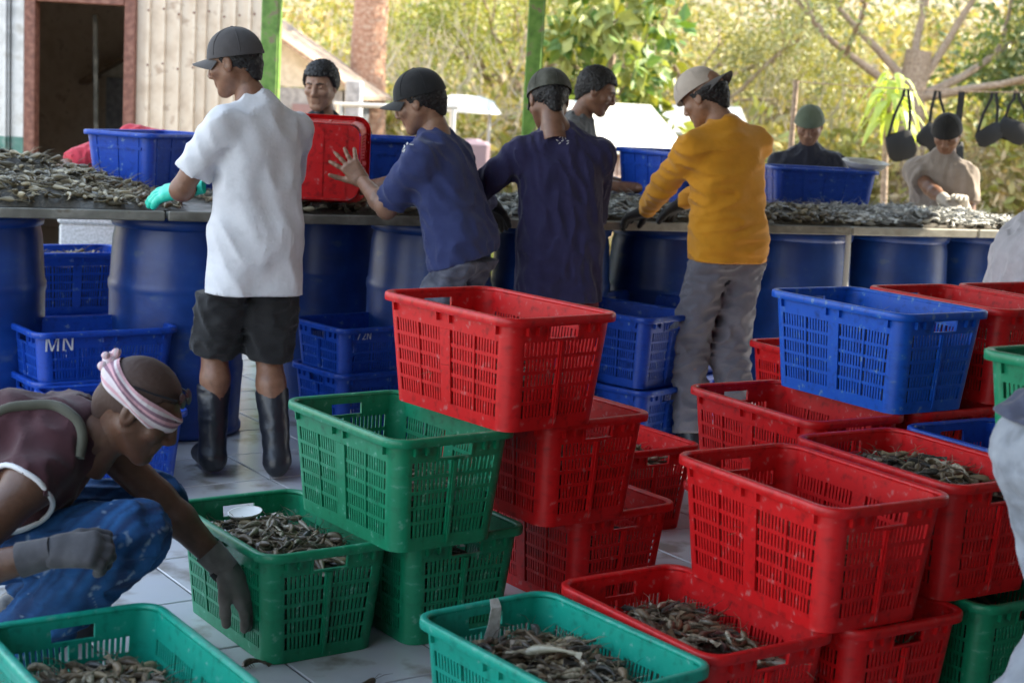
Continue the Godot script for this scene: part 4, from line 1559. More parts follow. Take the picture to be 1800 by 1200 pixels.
func cloth(r: float, g: float, b: float, seed_: int, worn := 0.07, bump := 0.22) -> StandardMaterial3D:
	var c := lin(r, g, b)
	var m := mat(Color.WHITE, 0.92, noise_tex(0.02, 200 + seed_, [[0.15, c.darkened(worn)], [0.5, c], [0.85, c.lightened(worn * 0.5)]], 5, 256), 2.5)
	bumped(m, cloth_bump, bump)
	m.rim_enabled = true
	m.rim = 0.25
	m.rim_tint = 0.7
	return m

func skin(r: float, g: float, b: float, seed_: int) -> StandardMaterial3D:
	var c := lin(r, g, b)
	var m := mat(Color.WHITE, 0.48, noise_tex(0.03, 300 + seed_, [[0.15, c.darkened(0.14)], [0.5, c], [0.85, c.lightened(0.05)]], 4, 256), 3.0)
	bumped(m, skin_bump, 0.25)
	m.subsurf_scatter_enabled = true
	m.subsurf_scatter_strength = 0.08
	return m

var cloth_bump: NoiseTexture2D
var skin_bump: NoiseTexture2D

func build_people() -> void:
	cloth_bump = bump_tex(0.045, 210, 3.0, 256)
	skin_bump = bump_tex(0.08, 211, 2.0, 256)
	M.skin_deep = skin(0.105, 0.047, 0.027, 1)
	M.skin_brown = skin(0.21, 0.100, 0.058, 2)
	M.skin_tan = skin(0.29, 0.155, 0.095, 3)
	M.eye = mat(lin(0.03, 0.02, 0.015), 0.2)
	M.hair = bumped(mat(lin(0.009, 0.008, 0.008), 0.6), cloth_bump, 0.6, 8.0)
	M.stubble = mat(lin(0.055, 0.028, 0.02), 0.7)
	M.white_tee = cloth(0.66, 0.66, 0.68, 1, 0.05, 0.2)
	M.navy_tee = cloth(0.028, 0.040, 0.135, 2)
	M.purple_top = cloth(0.020, 0.018, 0.070, 3)
	M.mustard_top = cloth(0.62, 0.265, 0.010, 4, 0.06)
	M.grey_trousers = cloth(0.135, 0.135, 0.165, 5)
	M.jeans = cloth(0.09, 0.10, 0.145, 6, 0.35)
	M.black_shorts = cloth(0.011, 0.011, 0.012, 7)
	M.red_shorts = cloth(0.20, 0.012, 0.02, 8)
	M.black_tee = cloth(0.012, 0.013, 0.018, 9)
	M.grey_tee = cloth(0.085, 0.088, 0.088, 10)
	M.dark_tee = cloth(0.014, 0.016, 0.028, 11)
	M.rose_tee = cloth(0.27, 0.225, 0.19, 12)
	M.red_top = cloth(0.52, 0.035, 0.055, 13)
	M.pale_tee = cloth(0.50, 0.50, 0.55, 14)
	M.pale_trousers = cloth(0.27, 0.30, 0.35, 15, 0.22)
	M.slate_top = cloth(0.055, 0.065, 0.115, 16)
	M.maroon_top = cloth(0.045, 0.010, 0.016, 17)
	M.blue_trousers = cloth(0.010, 0.070, 0.22, 18, 0.2)
	M.boot_rubber = bumped(mat(lin(0.014, 0.016, 0.022), 0.38), cloth_bump, 0.3, 3.0)
	M.glove_grey = cloth(0.16, 0.145, 0.13, 19, 0.2)
	M.glove_slate = cloth(0.062, 0.062, 0.072, 29, 0.2)
	M.glove_teal = bumped(mat(lin(0.02, 0.52, 0.36), 0.4), cloth_bump, 0.5, 4.0)
	M.glove_dark = cloth(0.02, 0.018, 0.016, 20)
	M.glove_pale = cloth(0.55, 0.50, 0.44, 21)
	M.cap_grey = cloth(0.062, 0.056, 0.056, 22)
	M.cap_black = cloth(0.010, 0.010, 0.011, 23)
	M.cap_olive = cloth(0.060, 0.062, 0.045, 24, 0.4)
	M.cap_beige = cloth(0.50, 0.43, 0.36, 25)
	M.cap_mint = cloth(0.105, 0.135, 0.09, 26)
	M.cap_red = cloth(0.45, 0.05, 0.06, 27)
	M.dyed = mat(Color.WHITE, 0.9)
	M.dyed.vertex_color_use_as_albedo = true
	bumped(M.dyed, cloth_bump, 0.5, 3.0)
	M.strap = cloth(0.075, 0.075, 0.055, 28)
	M.bag = bumped(mat(lin(0.012, 0.012, 0.013), 0.6), cloth_bump, 0.4, 4.0)
	fold_noise = FastNoiseLite.new()
	fold_noise.seed = 12
	fold_noise.frequency = 1.0
	fold_noise.noise_type = FastNoiseLite.TYPE_SIMPLEX_SMOOTH
	fold_noise.fractal_octaves = 1
	head_acc = make_head()

	var up := Vector3.UP
	var crew := []
	# at the near side of the table
	crew.append({"label": "man in white t-shirt, black shorts and grey cap sorting shrimp with teal glove", "skin": "skin_brown", "cell": 0.011,
		"sh": Vector3(-0.990, 1.380, -5.78), "hip": Vector3(-0.985, 0.885, -5.76), "side": Vector3(-0.70, 0, 0.72), "hside": Vector3(-0.90, 0, 0.42), "head": Vector3(-1.095, 1.568, -5.80), "hf": Vector3(-0.95, -0.28, -0.22), "hu": Vector3(-0.25, 1, 0),
		"hl": Vector3(-1.275, 1.080, -5.93), "pl": Vector3(-0.3, -0.6, 1.2), "hr": Vector3(-1.10, 1.045, -6.20), "pr": Vector3(0.6, -1, 0.2),
		"hand_l": {"glove": true, "mat": "glove_teal", "dir": Vector3(-1, -0.22, -0.05), "back": Vector3(0.1, 1, 0.45), "curl": [0.28, 0.30, 0.32, 0.36], "cell": 0.004, "big": 1.18},
		"fl": Vector3(-1.125, 0.09, -5.75), "fr": Vector3(-0.875, 0.09, -5.74), "tl": Vector3(-0.45, 0, -0.89), "tr": Vector3(-0.15, 0, -0.99),
		"shirt": {"kind": "tee", "mat": "white_tee", "hem": 0.175, "sleeve": 0.72, "loose": 0.012, "wide": 0.006, "slim": 0.84, "fold": 0.0075, "stretch": Vector3(7.5, 0.8, 7.5), "sag": Vector3(0, 2.6, 0), "seed": 3.0},
		"pants": {"kind": "shorts", "mat": "black_shorts", "below": 0.06}, "boots": {"mat": "boot_rubber", "height": 0.62}, "hair": {"thick": 0.004}, "cap": {"mat": "cap_grey", "pitch": -0.12}})
	crew.append({"label": "man in navy t-shirt and black cap pushing the tipped red crate with spread hand", "skin": "skin_tan", "cell": 0.011,
		"sh": Vector3(-0.350, 1.290, -6.17), "hip": Vector3(-0.205, 0.88, -6.12), "side": Vector3(-0.40, 0, 0.90), "head": Vector3(-0.425, 1.462, -6.17), "hf": Vector3(-0.9, -0.38, -0.22), "hu": Vector3(-0.3, 1, 0),
		"hl": Vector3(-0.655, 1.125, -6.345), "pl": Vector3(0.2, -1, 0.5), "hr": Vector3(-0.72, 1.08, -6.52), "pr": Vector3(0, -1, -0.2),
		"hand_l": {"dir": Vector3(-0.62, 0.70, -0.12), "back": Vector3(0.1, 0.1, 1), "thumb": Vector3(-0.7, -0.7, 0), "curl": [0.10, 0.08, 0.10, 0.14], "spread": 0.30, "grip": -0.6, "cell": 0.004},
		"fl": Vector3(-0.24, 0.09, -6.02), "fr": Vector3(-0.14, 0.09, -6.28), "tl": Vector3(-0.95, 0, -0.3), "tr": Vector3(-0.95, 0, -0.3),
		"shirt": {"kind": "tee", "mat": "navy_tee", "hem": 0.035, "tilt": Vector3(0.35, 0, 0), "sleeve": 0.80, "loose": 0.013, "wide": 0.004, "slim": 0.9, "fold": 0.008, "stretch": Vector3(9, 2, 9), "sag": Vector3(0, 6, 0), "seed": 9.0},
		"pants": {"kind": "long", "mat": "jeans"}, "hair": {"thick": 0.010}, "cap": {"mat": "cap_black", "pitch": -0.10}})
	crew.append({"label": "man in dark purple long sleeved top and olive cap leaning over the table", "skin": "skin_brown", "cell": 0.011,
		"sh": Vector3(0.155, 1.325, -6.40), "hip": Vector3(0.18, 0.86, -6.36), "side": Vector3(-0.97, 0, 0.22), "head": Vector3(0.095, 1.498, -6.44), "hf": Vector3(-0.28, -0.42, -0.86), "hu": up,
		"hl": Vector3(-0.125, 1.045, -6.62), "pl": Vector3(-1, -0.6, 0.5), "hr": Vector3(0.24, 1.05, -6.80), "pr": Vector3(0.2, -1, 0.2), "hand_l": {"glove": true, "mat": "glove_dark", "dir": Vector3(0.3, -0.5, -0.6)},
		"fl": Vector3(0.07, 0.09, -6.36), "fr": Vector3(0.30, 0.09, -6.34),
		"shirt": {"kind": "long", "mat": "purple_top", "hem": 0.185, "loose": 0.014, "wide": 0.004, "slim": 0.9, "fold": 0.008, "stretch": Vector3(13, 2, 13), "sag": Vector3(0, 3, 0), "seed": 17.0},
		"pants": {"kind": "shorts", "mat": "red_shorts"}, "hair": {"thick": 0.006}, "cap": {"mat": "cap_olive", "pitch": -0.05}})
	crew.append({"label": "man in mustard yellow long sleeved top, grey trousers and backwards beige cap", "skin": "skin_tan", "cell": 0.011,
		"sh": Vector3(0.845, 1.395, -6.55), "hip": Vector3(0.905, 0.905, -6.53), "side": Vector3(-0.86, 0, 0.48), "head": Vector3(0.755, 1.545, -6.60), "hf": Vector3(-0.74, -0.48, -0.50), "hu": Vector3(-0.2, 1, -0.1),
		"hl": Vector3(0.565, 1.035, -6.88), "pl": Vector3(-0.6, -0.6, 0.6), "hr": Vector3(0.70, 1.03, -7.03), "pr": Vector3(0.6, -1, 0.2), "hand_l": {"glove": true, "mat": "glove_dark", "dir": Vector3(-0.6, -0.35, -0.5)}, "hand_r": {"glove": true, "mat": "glove_dark"},
		"fl": Vector3(0.80, 0.09, -6.50), "fr": Vector3(1.01, 0.09, -6.52),
		"shirt": {"kind": "long", "mat": "mustard_top", "hem": 0.045, "loose": 0.014, "slim": 0.92, "fold": 0.008, "stretch": Vector3(5, 13, 5), "seed": 27.0, "sag": Vector3(0, 0, 3)},
		"pants": {"kind": "long", "mat": "grey_trousers", "loose": 0.022, "fold": 0.010}, "hair": {"thick": 0.010}, "cap": {"mat": "cap_beige", "turn": PI, "pitch": -0.14, "up": 0.014, "brim": "cap_grey"}, "boots": {"mat": "boot_rubber", "height": 0.3}})
	# at the far side of it
	crew.append({"label": "dark haired young man in black shirt behind the tipped red crate", "skin": "skin_tan", "cell": 0.015,
		"sh": Vector3(-1.03, 1.290, -7.93), "hip": Vector3(-0.99, 0.83, -7.98), "side": Vector3(1, 0, -0.1), "head": Vector3(-1.045, 1.505, -7.90), "hf": Vector3(-0.22, -0.18, 0.96),
		"hl": Vector3(-0.72, 1.10, -7.55), "hr": Vector3(-1.25, 1.12, -7.50), "fl": Vector3(-0.88, 0.0, -7.98), "fr": Vector3(-1.10, 0.0, -7.98),
		"shirt": {"kind": "tee", "mat": "black_tee", "seed": 33.0}, "pants": {"kind": "long", "mat": "jeans"}, "hair": {"thick": 0.016, "rough": 0.008, "seed": 4.0}})
	crew.append({"label": "dark haired man in grey t-shirt seen in profile behind the purple top", "skin": "skin_brown", "cell": 0.015,
		"sh": Vector3(0.275, 1.365, -8.10), "hip": Vector3(0.21, 0.88, -8.12), "side": Vector3(0.20, 0, -0.95), "head": Vector3(0.368, 1.560, -8.08), "hf": Vector3(0.92, -0.34, 0.12), "hu": Vector3(0.25, 1, 0),
		"hl": Vector3(0.62, 1.085, -8.02), "hr": Vector3(0.60, 1.085, -7.82), "pr": Vector3(-0.3, -1, 0.3), "fl": Vector3(0.22, 0.0, -8.2), "fr": Vector3(0.20, 0.0, -8.0),
		"shirt": {"kind": "tee", "mat": "grey_tee", "seed": 41.0, "sleeve": 0.8}, "pants": {"kind": "long", "mat": "jeans"}, "hair": {"thick": 0.012, "rough": 0.007, "seed": 9.0}})
	crew.append({"label": "man in dark shirt and mint green cap looking down behind the blue end bin", "skin": "skin_brown", "cell": 0.016, "size": 0.96,
		"sh": Vector3(1.69, 1.255, -9.20), "hip": Vector3(1.72, 0.78, -9.25), "side": Vector3(1, 0, 0.12), "head": Vector3(1.682, 1.445, -9.16), "hf": Vector3(-0.22, -0.50, 0.86),
		"hl": Vector3(1.88, 1.02, -8.85), "hr": Vector3(1.48, 1.02, -8.85), "fl": Vector3(1.82, 0.0, -9.2), "fr": Vector3(1.62, 0.0, -9.2),
		"shirt": {"kind": "tee", "mat": "dark_tee", "seed": 51.0}, "pants": {"kind": "long", "mat": "jeans"}, "hair": {"thick": 0.006}, "cap": {"mat": "cap_mint", "turn": PI, "pitch": 0.15}})
	crew.append({"label": "man in pale rose t-shirt and black cap sorting at the sunny table end", "skin": "skin_brown", "cell": 0.013, "size": 0.94,
		"sh": Vector3(2.39, 1.265, -8.85), "hip": Vector3(2.42, 0.83, -8.90), "side": Vector3(0.75, 0, 0.66), "head": Vector3(2.395, 1.445, -8.79), "hf": Vector3(-0.30, -0.60, 0.74),
		"hl": Vector3(2.44, 1.065, -8.50), "pl": Vector3(0.3, -1, -0.2), "hr": Vector3(2.36, 1.06, -8.47), "pr": Vector3(-0.6, -1, 0.1), "fl": Vector3(2.52, 0.0, -8.88), "fr": Vector3(2.32, 0.0, -8.95),
		"hand_l": {"glove": true, "mat": "glove_pale"}, "hand_r": {"glove": true, "mat": "glove_pale"},
		"shirt": {"kind": "tee", "mat": "rose_tee", "seed": 61.0, "loose": 0.018, "fold": 0.007, "stretch": Vector3(12, 3, 12)}, "pants": {"kind": "long", "mat": "jeans"}, "hair": {"thick": 0.008}, "cap": {"mat": "cap_black", "turn": PI, "pitch": 0.1}})
	crew.append({"label": "person in bright red top and red cap bending behind the blue bin", "skin": "skin_brown", "cell": 0.016, "size": 0.95,
		"sh": Vector3(-2.02, 1.175, -8.00), "hip": Vector3(-1.90, 0.84, -8.25), "side": Vector3(0.95, 0, 0.2), "head": Vector3(-1.86, 1.10, -7.84), "hf": Vector3(0.35, -0.75, 0.55), "hu": Vector3(0.3, 0.6, 0.7),
		"hl": Vector3(-1.80, 1.03, -7.72), "hr": Vector3(-2.30, 1.00, -7.66), "pr": Vector3(-1, -0.4, 0), "fl": Vector3(-1.84, 0.0, -8.25), "fr": Vector3(-2.04, 0.0, -8.3),
		"shirt": {"kind": "tee", "mat": "red_top", "seed": 71.0, "sleeve": 0.9}, "pants": {"kind": "long", "mat": "jeans"}, "hair": {"thick": 0.006}, "cap": {"mat": "cap_red", "pitch": 0.0}})
	# at the right edge
	crew.append({"label": "person in pale grey t-shirt and black shorts bending by the red crates", "skin": "skin_brown", "cell": 0.014,
		"sh": Vector3(2.30, 1.245, -6.25), "hip": Vector3(2.06, 0.945, -6.18), "side": Vector3(-0.30, 0, -0.95), "head": Vector3(2.52, 1.33, -6.28), "hf": Vector3(0.8, -0.55, -0.1), "hu": Vector3(0.5, 0.8, 0),
		"hl": Vector3(2.62, 1.02, -6.55), "hr": Vector3(2.62, 0.9, -6.2), "fl": Vector3(2.02, 0.09, -6.30), "fr": Vector3(2.06, 0.09, -6.05),
		"shirt": {"kind": "tee", "mat": "pale_tee", "hem": 0.09, "seed": 81.0, "wide": 0.015}, "pants": {"kind": "shorts", "mat": "black_shorts"}, "hair": {"thick": 0.008}, "boots": {"mat": "boot_rubber"}})
	crew.append({"label": "person in pale grey trousers and slate blue top holding a green crate", "skin": "skin_brown", "cell": 0.013,
		"sh": Vector3(1.47, 1.16, -3.02), "hip": Vector3(1.095, 0.85, -2.93), "side": Vector3(-0.25, 0, -0.97), "head": Vector3(1.72, 1.30, -3.02), "hf": Vector3(0.8, -0.5, -0.3), "hu": Vector3(0.5, 0.8, 0),
		"hl": Vector3(1.50, 0.78, -3.10), "hr": Vector3(1.62, 0.76, -2.98), "fl": Vector3(1.00, 0.09, -3.04), "fr": Vector3(1.05, 0.09, -2.82),
		"shirt": {"kind": "tee", "mat": "slate_top", "hem": -0.07, "seed": 91.0}, "pants": {"kind": "long", "mat": "pale_trousers", "loose": 0.018, "fold": 0.006, "stretch": Vector3(7, 13, 7)}, "hair": {"thick": 0.008}, "boots": {"mat": "boot_rubber", "height": 0.4}})
	# the crouching man
	var cr := {"label": "crouching man in maroon sleeveless shirt, pink striped headband and grey gloves", "skin": "skin_deep", "cell": 0.009, "size": 1.06, "hs": 1.02, "hump": Vector3(-0.055, 0.065, 0), "tuck": false,
		"sh": Vector3(-1.065, 0.630, -3.63), "hip": Vector3(-1.33, 0.33, -3.70), "side": Vector3(-0.22, 0, -0.97), "head": Vector3(-0.885, 0.705, -3.62), "hf": Vector3(0.86, -0.50, 0.02), "hu": Vector3(0.42, 0.9, 0),
		"hl": Vector3(-0.650, 0.172, -3.87), "pl": Vector3(0.3, -0.3, -0.6), "hr": Vector3(-1.000, 0.432, -3.31), "pr": Vector3(-1, -0.55, 0.35),
		"hand_l": {"glove": true, "dir": Vector3(0.55, -0.80, -0.05), "back": Vector3(0.75, 0.5, 0.3), "curl": [0.30, 0.35, 0.4, 0.45], "cell": 0.0032, "spread": 0.10}, "hand_r": {"glove": true, "mat": "glove_slate", "dir": Vector3(1, 0.10, -0.10), "back": Vector3(0.1, 0.8, 0.6), "curl": [0.85, 0.9, 0.95, 0.95], "cell": 0.0032},
		"fl": Vector3(-1.26, 0.09, -3.88), "fr": Vector3(-1.185, 0.09, -3.52), "tl": Vector3(1, 0, -0.1), "tr": Vector3(1, 0, 0.1), "kl": Vector3(1, 0.45, -0.2), "kr": Vector3(1, 0.45, 0.12),
		"shirt": {"kind": "tank", "mat": "maroon_top", "hem": 0.02, "down": Vector3(-0.5, -0.8, 0), "loose": 0.016, "fold": 0.008, "stretch": Vector3(8, 8, 8), "seed": 101.0},
		"down": Vector3(-0.45, -0.9, 0), "pants": {"kind": "long", "mat": "blue_trousers", "loose": 0.018, "fold": 0.009, "stretch": Vector3(4, 16, 12)}, "boots": {"mat": "boot_rubber", "height": 0.25}}
	crew.append(cr)
	var job := WorkerThreadPool.add_group_task(func(k: int): compute_person(crew[k]), crew.size(), 4)
	WorkerThreadPool.wait_for_group_task_completion(job)
	var nodes := []
	for g in crew:
		nodes.append(commit_person(g))
	dress_crouching_man(cr, nodes[-1])
	# small prints on two shirts
	print_mark(crew[1], nodes[1], Vector3(-0.50, 1.30, -6.0), 0.07, 5)
	print_mark(crew[2], nodes[2], Vector3(0.165, 1.335, -6.2), 0.045, 8)

func print_mark(g: Dictionary, o: Node3D, near: Vector3, size: float, seed_: int) -> void:
	var a: Acc = g.shirt_acc
	var best := -1
	var dist := 9.0
	for k in a.v.size():
		var q := a.v[k]
		var e := Vector2(q.x - near.x, q.y - near.y).length() + (0.5 if a.n[k].z < 0.4 else 0.0)
		if e < dist:
			dist = e
			best = k
	var c := a.v[best]
	var r := RandomNumberGenerator.new()
	r.seed = seed_
	var b := Acc.new()
	for k in 9:
		var p := Vector2(r.randf_range(-1, 1), r.randf_range(-0.6, 0.6)) * size * 0.5
		# each stroke lies on the cloth where it falls
		var hit := -1
		var hd := 1.0
		for m in a.v.size():
			var e := Vector2(a.v[m].x - c.x - p.x, a.v[m].y - c.y - p.y).length()
			if e < hd and a.n[m].z > 0.0:
				hd = e
				hit = m
		var nn := a.n[hit]
		var t := nn.cross(Vector3(0.3 * r.randf_range(-1, 1), 1, 0)).normalized()
		var t2 := nn.cross(t)
		var an := r.randf() * PI
		b.box(a.v[hit] + nn * 0.0012, Vector3(size * 0.22, size * 0.07, 0.0016), Basis(t * cos(an) + t2 * sin(an), t2 * cos(an) - t * sin(an), nn))
	var m := part("print", b.mesh(), M.white_paint, o)
	m.position = -o.position
	m.set_meta("label", "small white worn print on the cloth")

func dress_crouching_man(g: Dictionary, o: Node3D) -> void:
	# faded streaks and pale lines woven along the trousers
	var pa: Acc = g.pants_acc
	pa.col.clear()
	for q in pa.v:
		var u := q.x * 0.80 - q.y * 0.45 + q.z * 0.55
		var n1 := 0.5 + 0.5 * fold_noise.get_noise_3d(u * 42.0, q.y * 5.0, q.z * 5.0)
		var c := Color(0.005, 0.030, 0.10).lerp(Color(0.012, 0.085, 0.25), clampf(n1 * 1.5 - 0.25, 0.0, 1.0))
		if fposmod(u * 9.0 + 0.6 * fold_noise.get_noise_3d(q.x * 6.0, q.y * 6.0, 9.0), 1.0) < 0.03:
			c = Color(0.16, 0.22, 0.32)
		pa.col.append(c)
	var tr: MeshInstance3D = o.get_node("trousers")
	tr.mesh = pa.mesh()
	tr.material_override = M.dyed
	var x: Transform3D = g.hxf
	# striped headband, knotted at the back of the head
	var a := Acc.new()
	var pink := Color(0.62, 0.36, 0.40)
	var white := Color(0.68, 0.60, 0.62)
	var mauve := Color(0.26, 0.15, 0.20)
	var cols := [white, pink, white, white, mauve, pink, mauve, white, pink]
	var seg := 44
	var rows := cols.size()
	for r in rows:
		for s in seg:
			var q := []
			for e in [[0, 0], [1, 0], [1, 1], [0, 1]]:
				var t: float = (r + e[1]) / float(rows)
				var an: float = TAU * (s + e[0]) / seg
				var yy: float = lerpf(0.002, 0.056, t) + 0.020 * -cos(an) + 0.004 * sin(an * 3.0 + t * 4.0)
				var bulge: float = 0.010 + 0.006 * sin(PI * t) + 0.0025 * sin(an * 5.0 + t * 9.0)
				var ry: float = sqrt(maxf(0.2, 1.0 - pow((yy - 0.025) / 0.092, 2.0)))
				q.append(x * Vector3(sin(an) * (0.076 * ry + bulge), yy, -0.012 + cos(an) * (0.097 * ry + bulge)))
			a.quad(q[0], q[1], q[2], q[3], (q[0] + q[2]) * 0.5 - x * Vector3(0, 0.03, -0.012))
			for e in 4:
				a.col.append(cols[r])
	var knots := [[Vector3(0, 0.050, -0.116), 0.020], [Vector3(0.010, 0.066, -0.120), 0.015], [Vector3(-0.012, 0.040, -0.124), 0.014], [Vector3(0.004, 0.080, -0.118), 0.011], [Vector3(0.010, 0.030, -0.126), 0.011], [Vector3(0.016, 0.052, -0.130), 0.012], [Vector3(-0.004, 0.062, -0.134), 0.010]]
	for k in knots:
		var b := Acc.new()
		b.lathe([Vector2(0.0005, -1.0), Vector2(0.5, -0.8), Vector2(0.85, -0.35), Vector2(1.0, 0.1), Vector2(0.7, 0.6), Vector2(0.9, 0.8), Vector2(0.0005, 1.0)], 9)
		var n0 := a.v.size()
		a.add(b, x * Transform3D(Basis(Vector3(0.4, 1, 0.7).normalized(), k[1] * 190.0).scaled(Vector3.ONE * k[1]), k[0]))
		for m in a.v.size() - n0:
			a.col.append(pink if (m / 9) % 2 == 0 else white)
	var hb := part("headband", a.mesh(), M.dyed, o)
	hb.position = -o.position
	hb.set_meta("label", "pink and white striped cloth headband knotted behind")
	# dark glasses pushed up on the brow
	var gl := Acc.new()
	for s in [-1.0, 1.0]:
		gl.lathe([Vector2(0.001, 0.003), Vector2(0.020, 0.002), Vector2(0.025, -0.001), Vector2(0.001, -0.003)], 14, Vector3(s * 0.030, 0.078, 0.078), Basis(Vector3.RIGHT, 0.9), 1.1, 0.8)
		gl.tube([Vector3(s * 0.055, 0.078, 0.070), Vector3(s * 0.082, 0.070, 0.02), Vector3(s * 0.086, 0.060, -0.03)], [0.0025, 0.0025, 0.002], 6)
	gl.tube([Vector3(-0.012, 0.080, 0.082), Vector3(0.012, 0.080, 0.082)], [0.002, 0.002], 6)
	var gw := Acc.new()
	gw.add(gl, x)
	var gm := part("glasses", gw.mesh(), M.boot_rubber, o)
	gm.position = -o.position
	# close cropped hair
	var hr := Acc.new()
	hr.add(hair_mesh(0.0015, 0.001, 2.0), x)
	var hm := part("hair", hr.mesh(), M.stubble, o)
	hm.position = -o.position
	# white trim of the arm hole towards us
	var side: Vector3 = (g.side as Vector3).normalized()
	var t := Acc.new()
	var sa: Acc = g.shirt_acc
	# the rim of the arm hole: shirt points at the cut, sorted round the arm
	var cen: Vector3 = g.hole_r
	var ax := -side
	var e1 := ax.cross(Vector3.UP).normalized()
	var e2 := e1.cross(ax).normalized()
	var pts := []
	var rr := []
	var sum := []
	for k in 36:
		sum.append([Vector3.ZERO, 0.0])
	for m in sa.v.size():
		var dv := sa.v[m] - cen
		var l := dv.length()
		if l > 0.088 * 1.06 + 0.001 and l < 0.088 * 1.06 + 0.016 and sa.n[m].dot(dv) > -0.3 * l:
			var b := int(fposmod(atan2(dv.dot(e2), dv.dot(e1)), TAU) / TAU * 36.0) % 36
			var near := 1.0 / pow(l - 0.088 * 1.06 + 0.002, 2.0)
			sum[b][0] += (sa.v[m] + sa.n[m] * 0.004) * near
			sum[b][1] += near
	for k in 36:
		var q := k
		for tries in 36:
			if sum[q][1] > 0.0:
				break
			q = (q + 1) % 36
		pts.append(sum[q][0] / maxf(sum[q][1], 1e-9))
		rr.append(0.0065)
	pts.append(pts[0])
	rr.append(0.0065)
	for pass_ in 3:
		var sm := pts.duplicate()
		for k in 36:
			sm[k] = pts[(k + 35) % 36] * 0.25 + pts[k] * 0.5 + pts[(k + 1) % 36] * 0.25
		sm[36] = sm[0]
		pts = sm
	t.tube(pts, rr, 7, false)
	var tm := part("armhole_trim", t.mesh(), M.white_tee, o)
	tm.position = -o.position
	# strap over the back and a black wristband
	var st := Acc.new()
	var sp := []
	var sr2 := []
	var path := [Vector3(-0.98, 0.60, -3.52), Vector3(-1.02, 0.68, -3.56), Vector3(-1.10, 0.73, -3.58), Vector3(-1.20, 0.70, -3.56), Vector3(-1.30, 0.62, -3.55), Vector3(-1.40, 0.50, -3.56)]
	var fine := []
	for k in path.size() - 1:
		for e in 6:
			fine.append((path[k] as Vector3).lerp(path[k + 1], e / 6.0))
	for p in fine:
		var best: Vector3 = p
		var bd := 9.0
		for m in sa.v.size():
			var dd := sa.v[m].distance_squared_to(p)
			if dd < bd:
				bd = dd
				best = sa.v[m] + sa.n[m] * 0.004
		sp.append(best)
		sr2.append(0.013)
	for pass2 in 3:
		for k in range(1, sp.size() - 1):
			sp[k] = sp[k - 1] * 0.25 + sp[k] * 0.5 + sp[k + 1] * 0.25
	st.tube(sp, sr2, 8)
	var sm2 := part("strap", st.mesh(), M.strap, o)
	sm2.position = -o.position
	var wb := Acc.new()
	var w: Vector3 = g.hl
	var d: Vector3 = (Vector3(-0.86, 0.36, -3.86) - w).normalized()
	wb.tube([w + d * 0.080, w + d * 0.095, w + d * 0.110], [0.036, 0.038, 0.036], 14)
	var wm := part("wristband", wb.mesh(), M.black_cloth, o)
	wm.position = -o.position

# ---------------------------------------------------------------- the shed, its floor and the sorting table
const TABLE_H := 0.97
const T_O := Vector3(-2.35, 0, -5.72)
const T_U := Vector3(0.914, 0, -0.406)
const T_W := Vector3(-0.406, 0, -0.914)

func table_pt(u: float, w: float) -> Vector3:
	return T_O + T_U * u + T_W * w

func build_floor() -> void:
	var g := Acc.new()
	g.quad(Vector3(-90, -0.13, 40), Vector3(90, -0.13, 40), Vector3(90, -0.13, -90), Vector3(-90, -0.13, -90), Vector3.UP)
	struct("ground", g.mesh(), M.ground)
	# concrete slab with recessed grout; the tiles lie on it
	var s := Acc.new()
	s.box(Vector3(0, -0.07, -3.2), Vector3(10.4, 0.13, 13.8))
	var floor_ := struct("tiled_floor", s.mesh(), M.grout)
	var t := Acc.new()
	t.bevel_box(Vector3(0, 0, 0), Vector3(0.392, 0.010, 0.392), 0.0022)
	var tm := t.mesh()
	var th := deg_to_rad(55.0)
	var a := Vector3(cos(th), 0, sin(th))
	var b := Vector3(sin(th), 0, -cos(th))
	var org := Vector3(-0.87, 0, -4.30)
	var rt := RandomNumberGenerator.new()
	rt.seed = 9
	for j in range(-16, 17):
		for k in range(-16, 17):
			var p := org + a * (0.4 * j + 0.2) + b * (0.4 * k + 0.2)
			if p.x < -3.6 or p.x > 3.6 or p.z > -2.2 or p.z < -9.8:
				continue
			var px := absf(p.x) / -p.z
			if px > 0.42:
				continue
			var o := part("tile", tm, M.tile, floor_)
			o.position = p + Vector3(0, -0.0050 + rt.randf_range(-0.0006, 0.0004), 0)
			o.rotation.y = -th

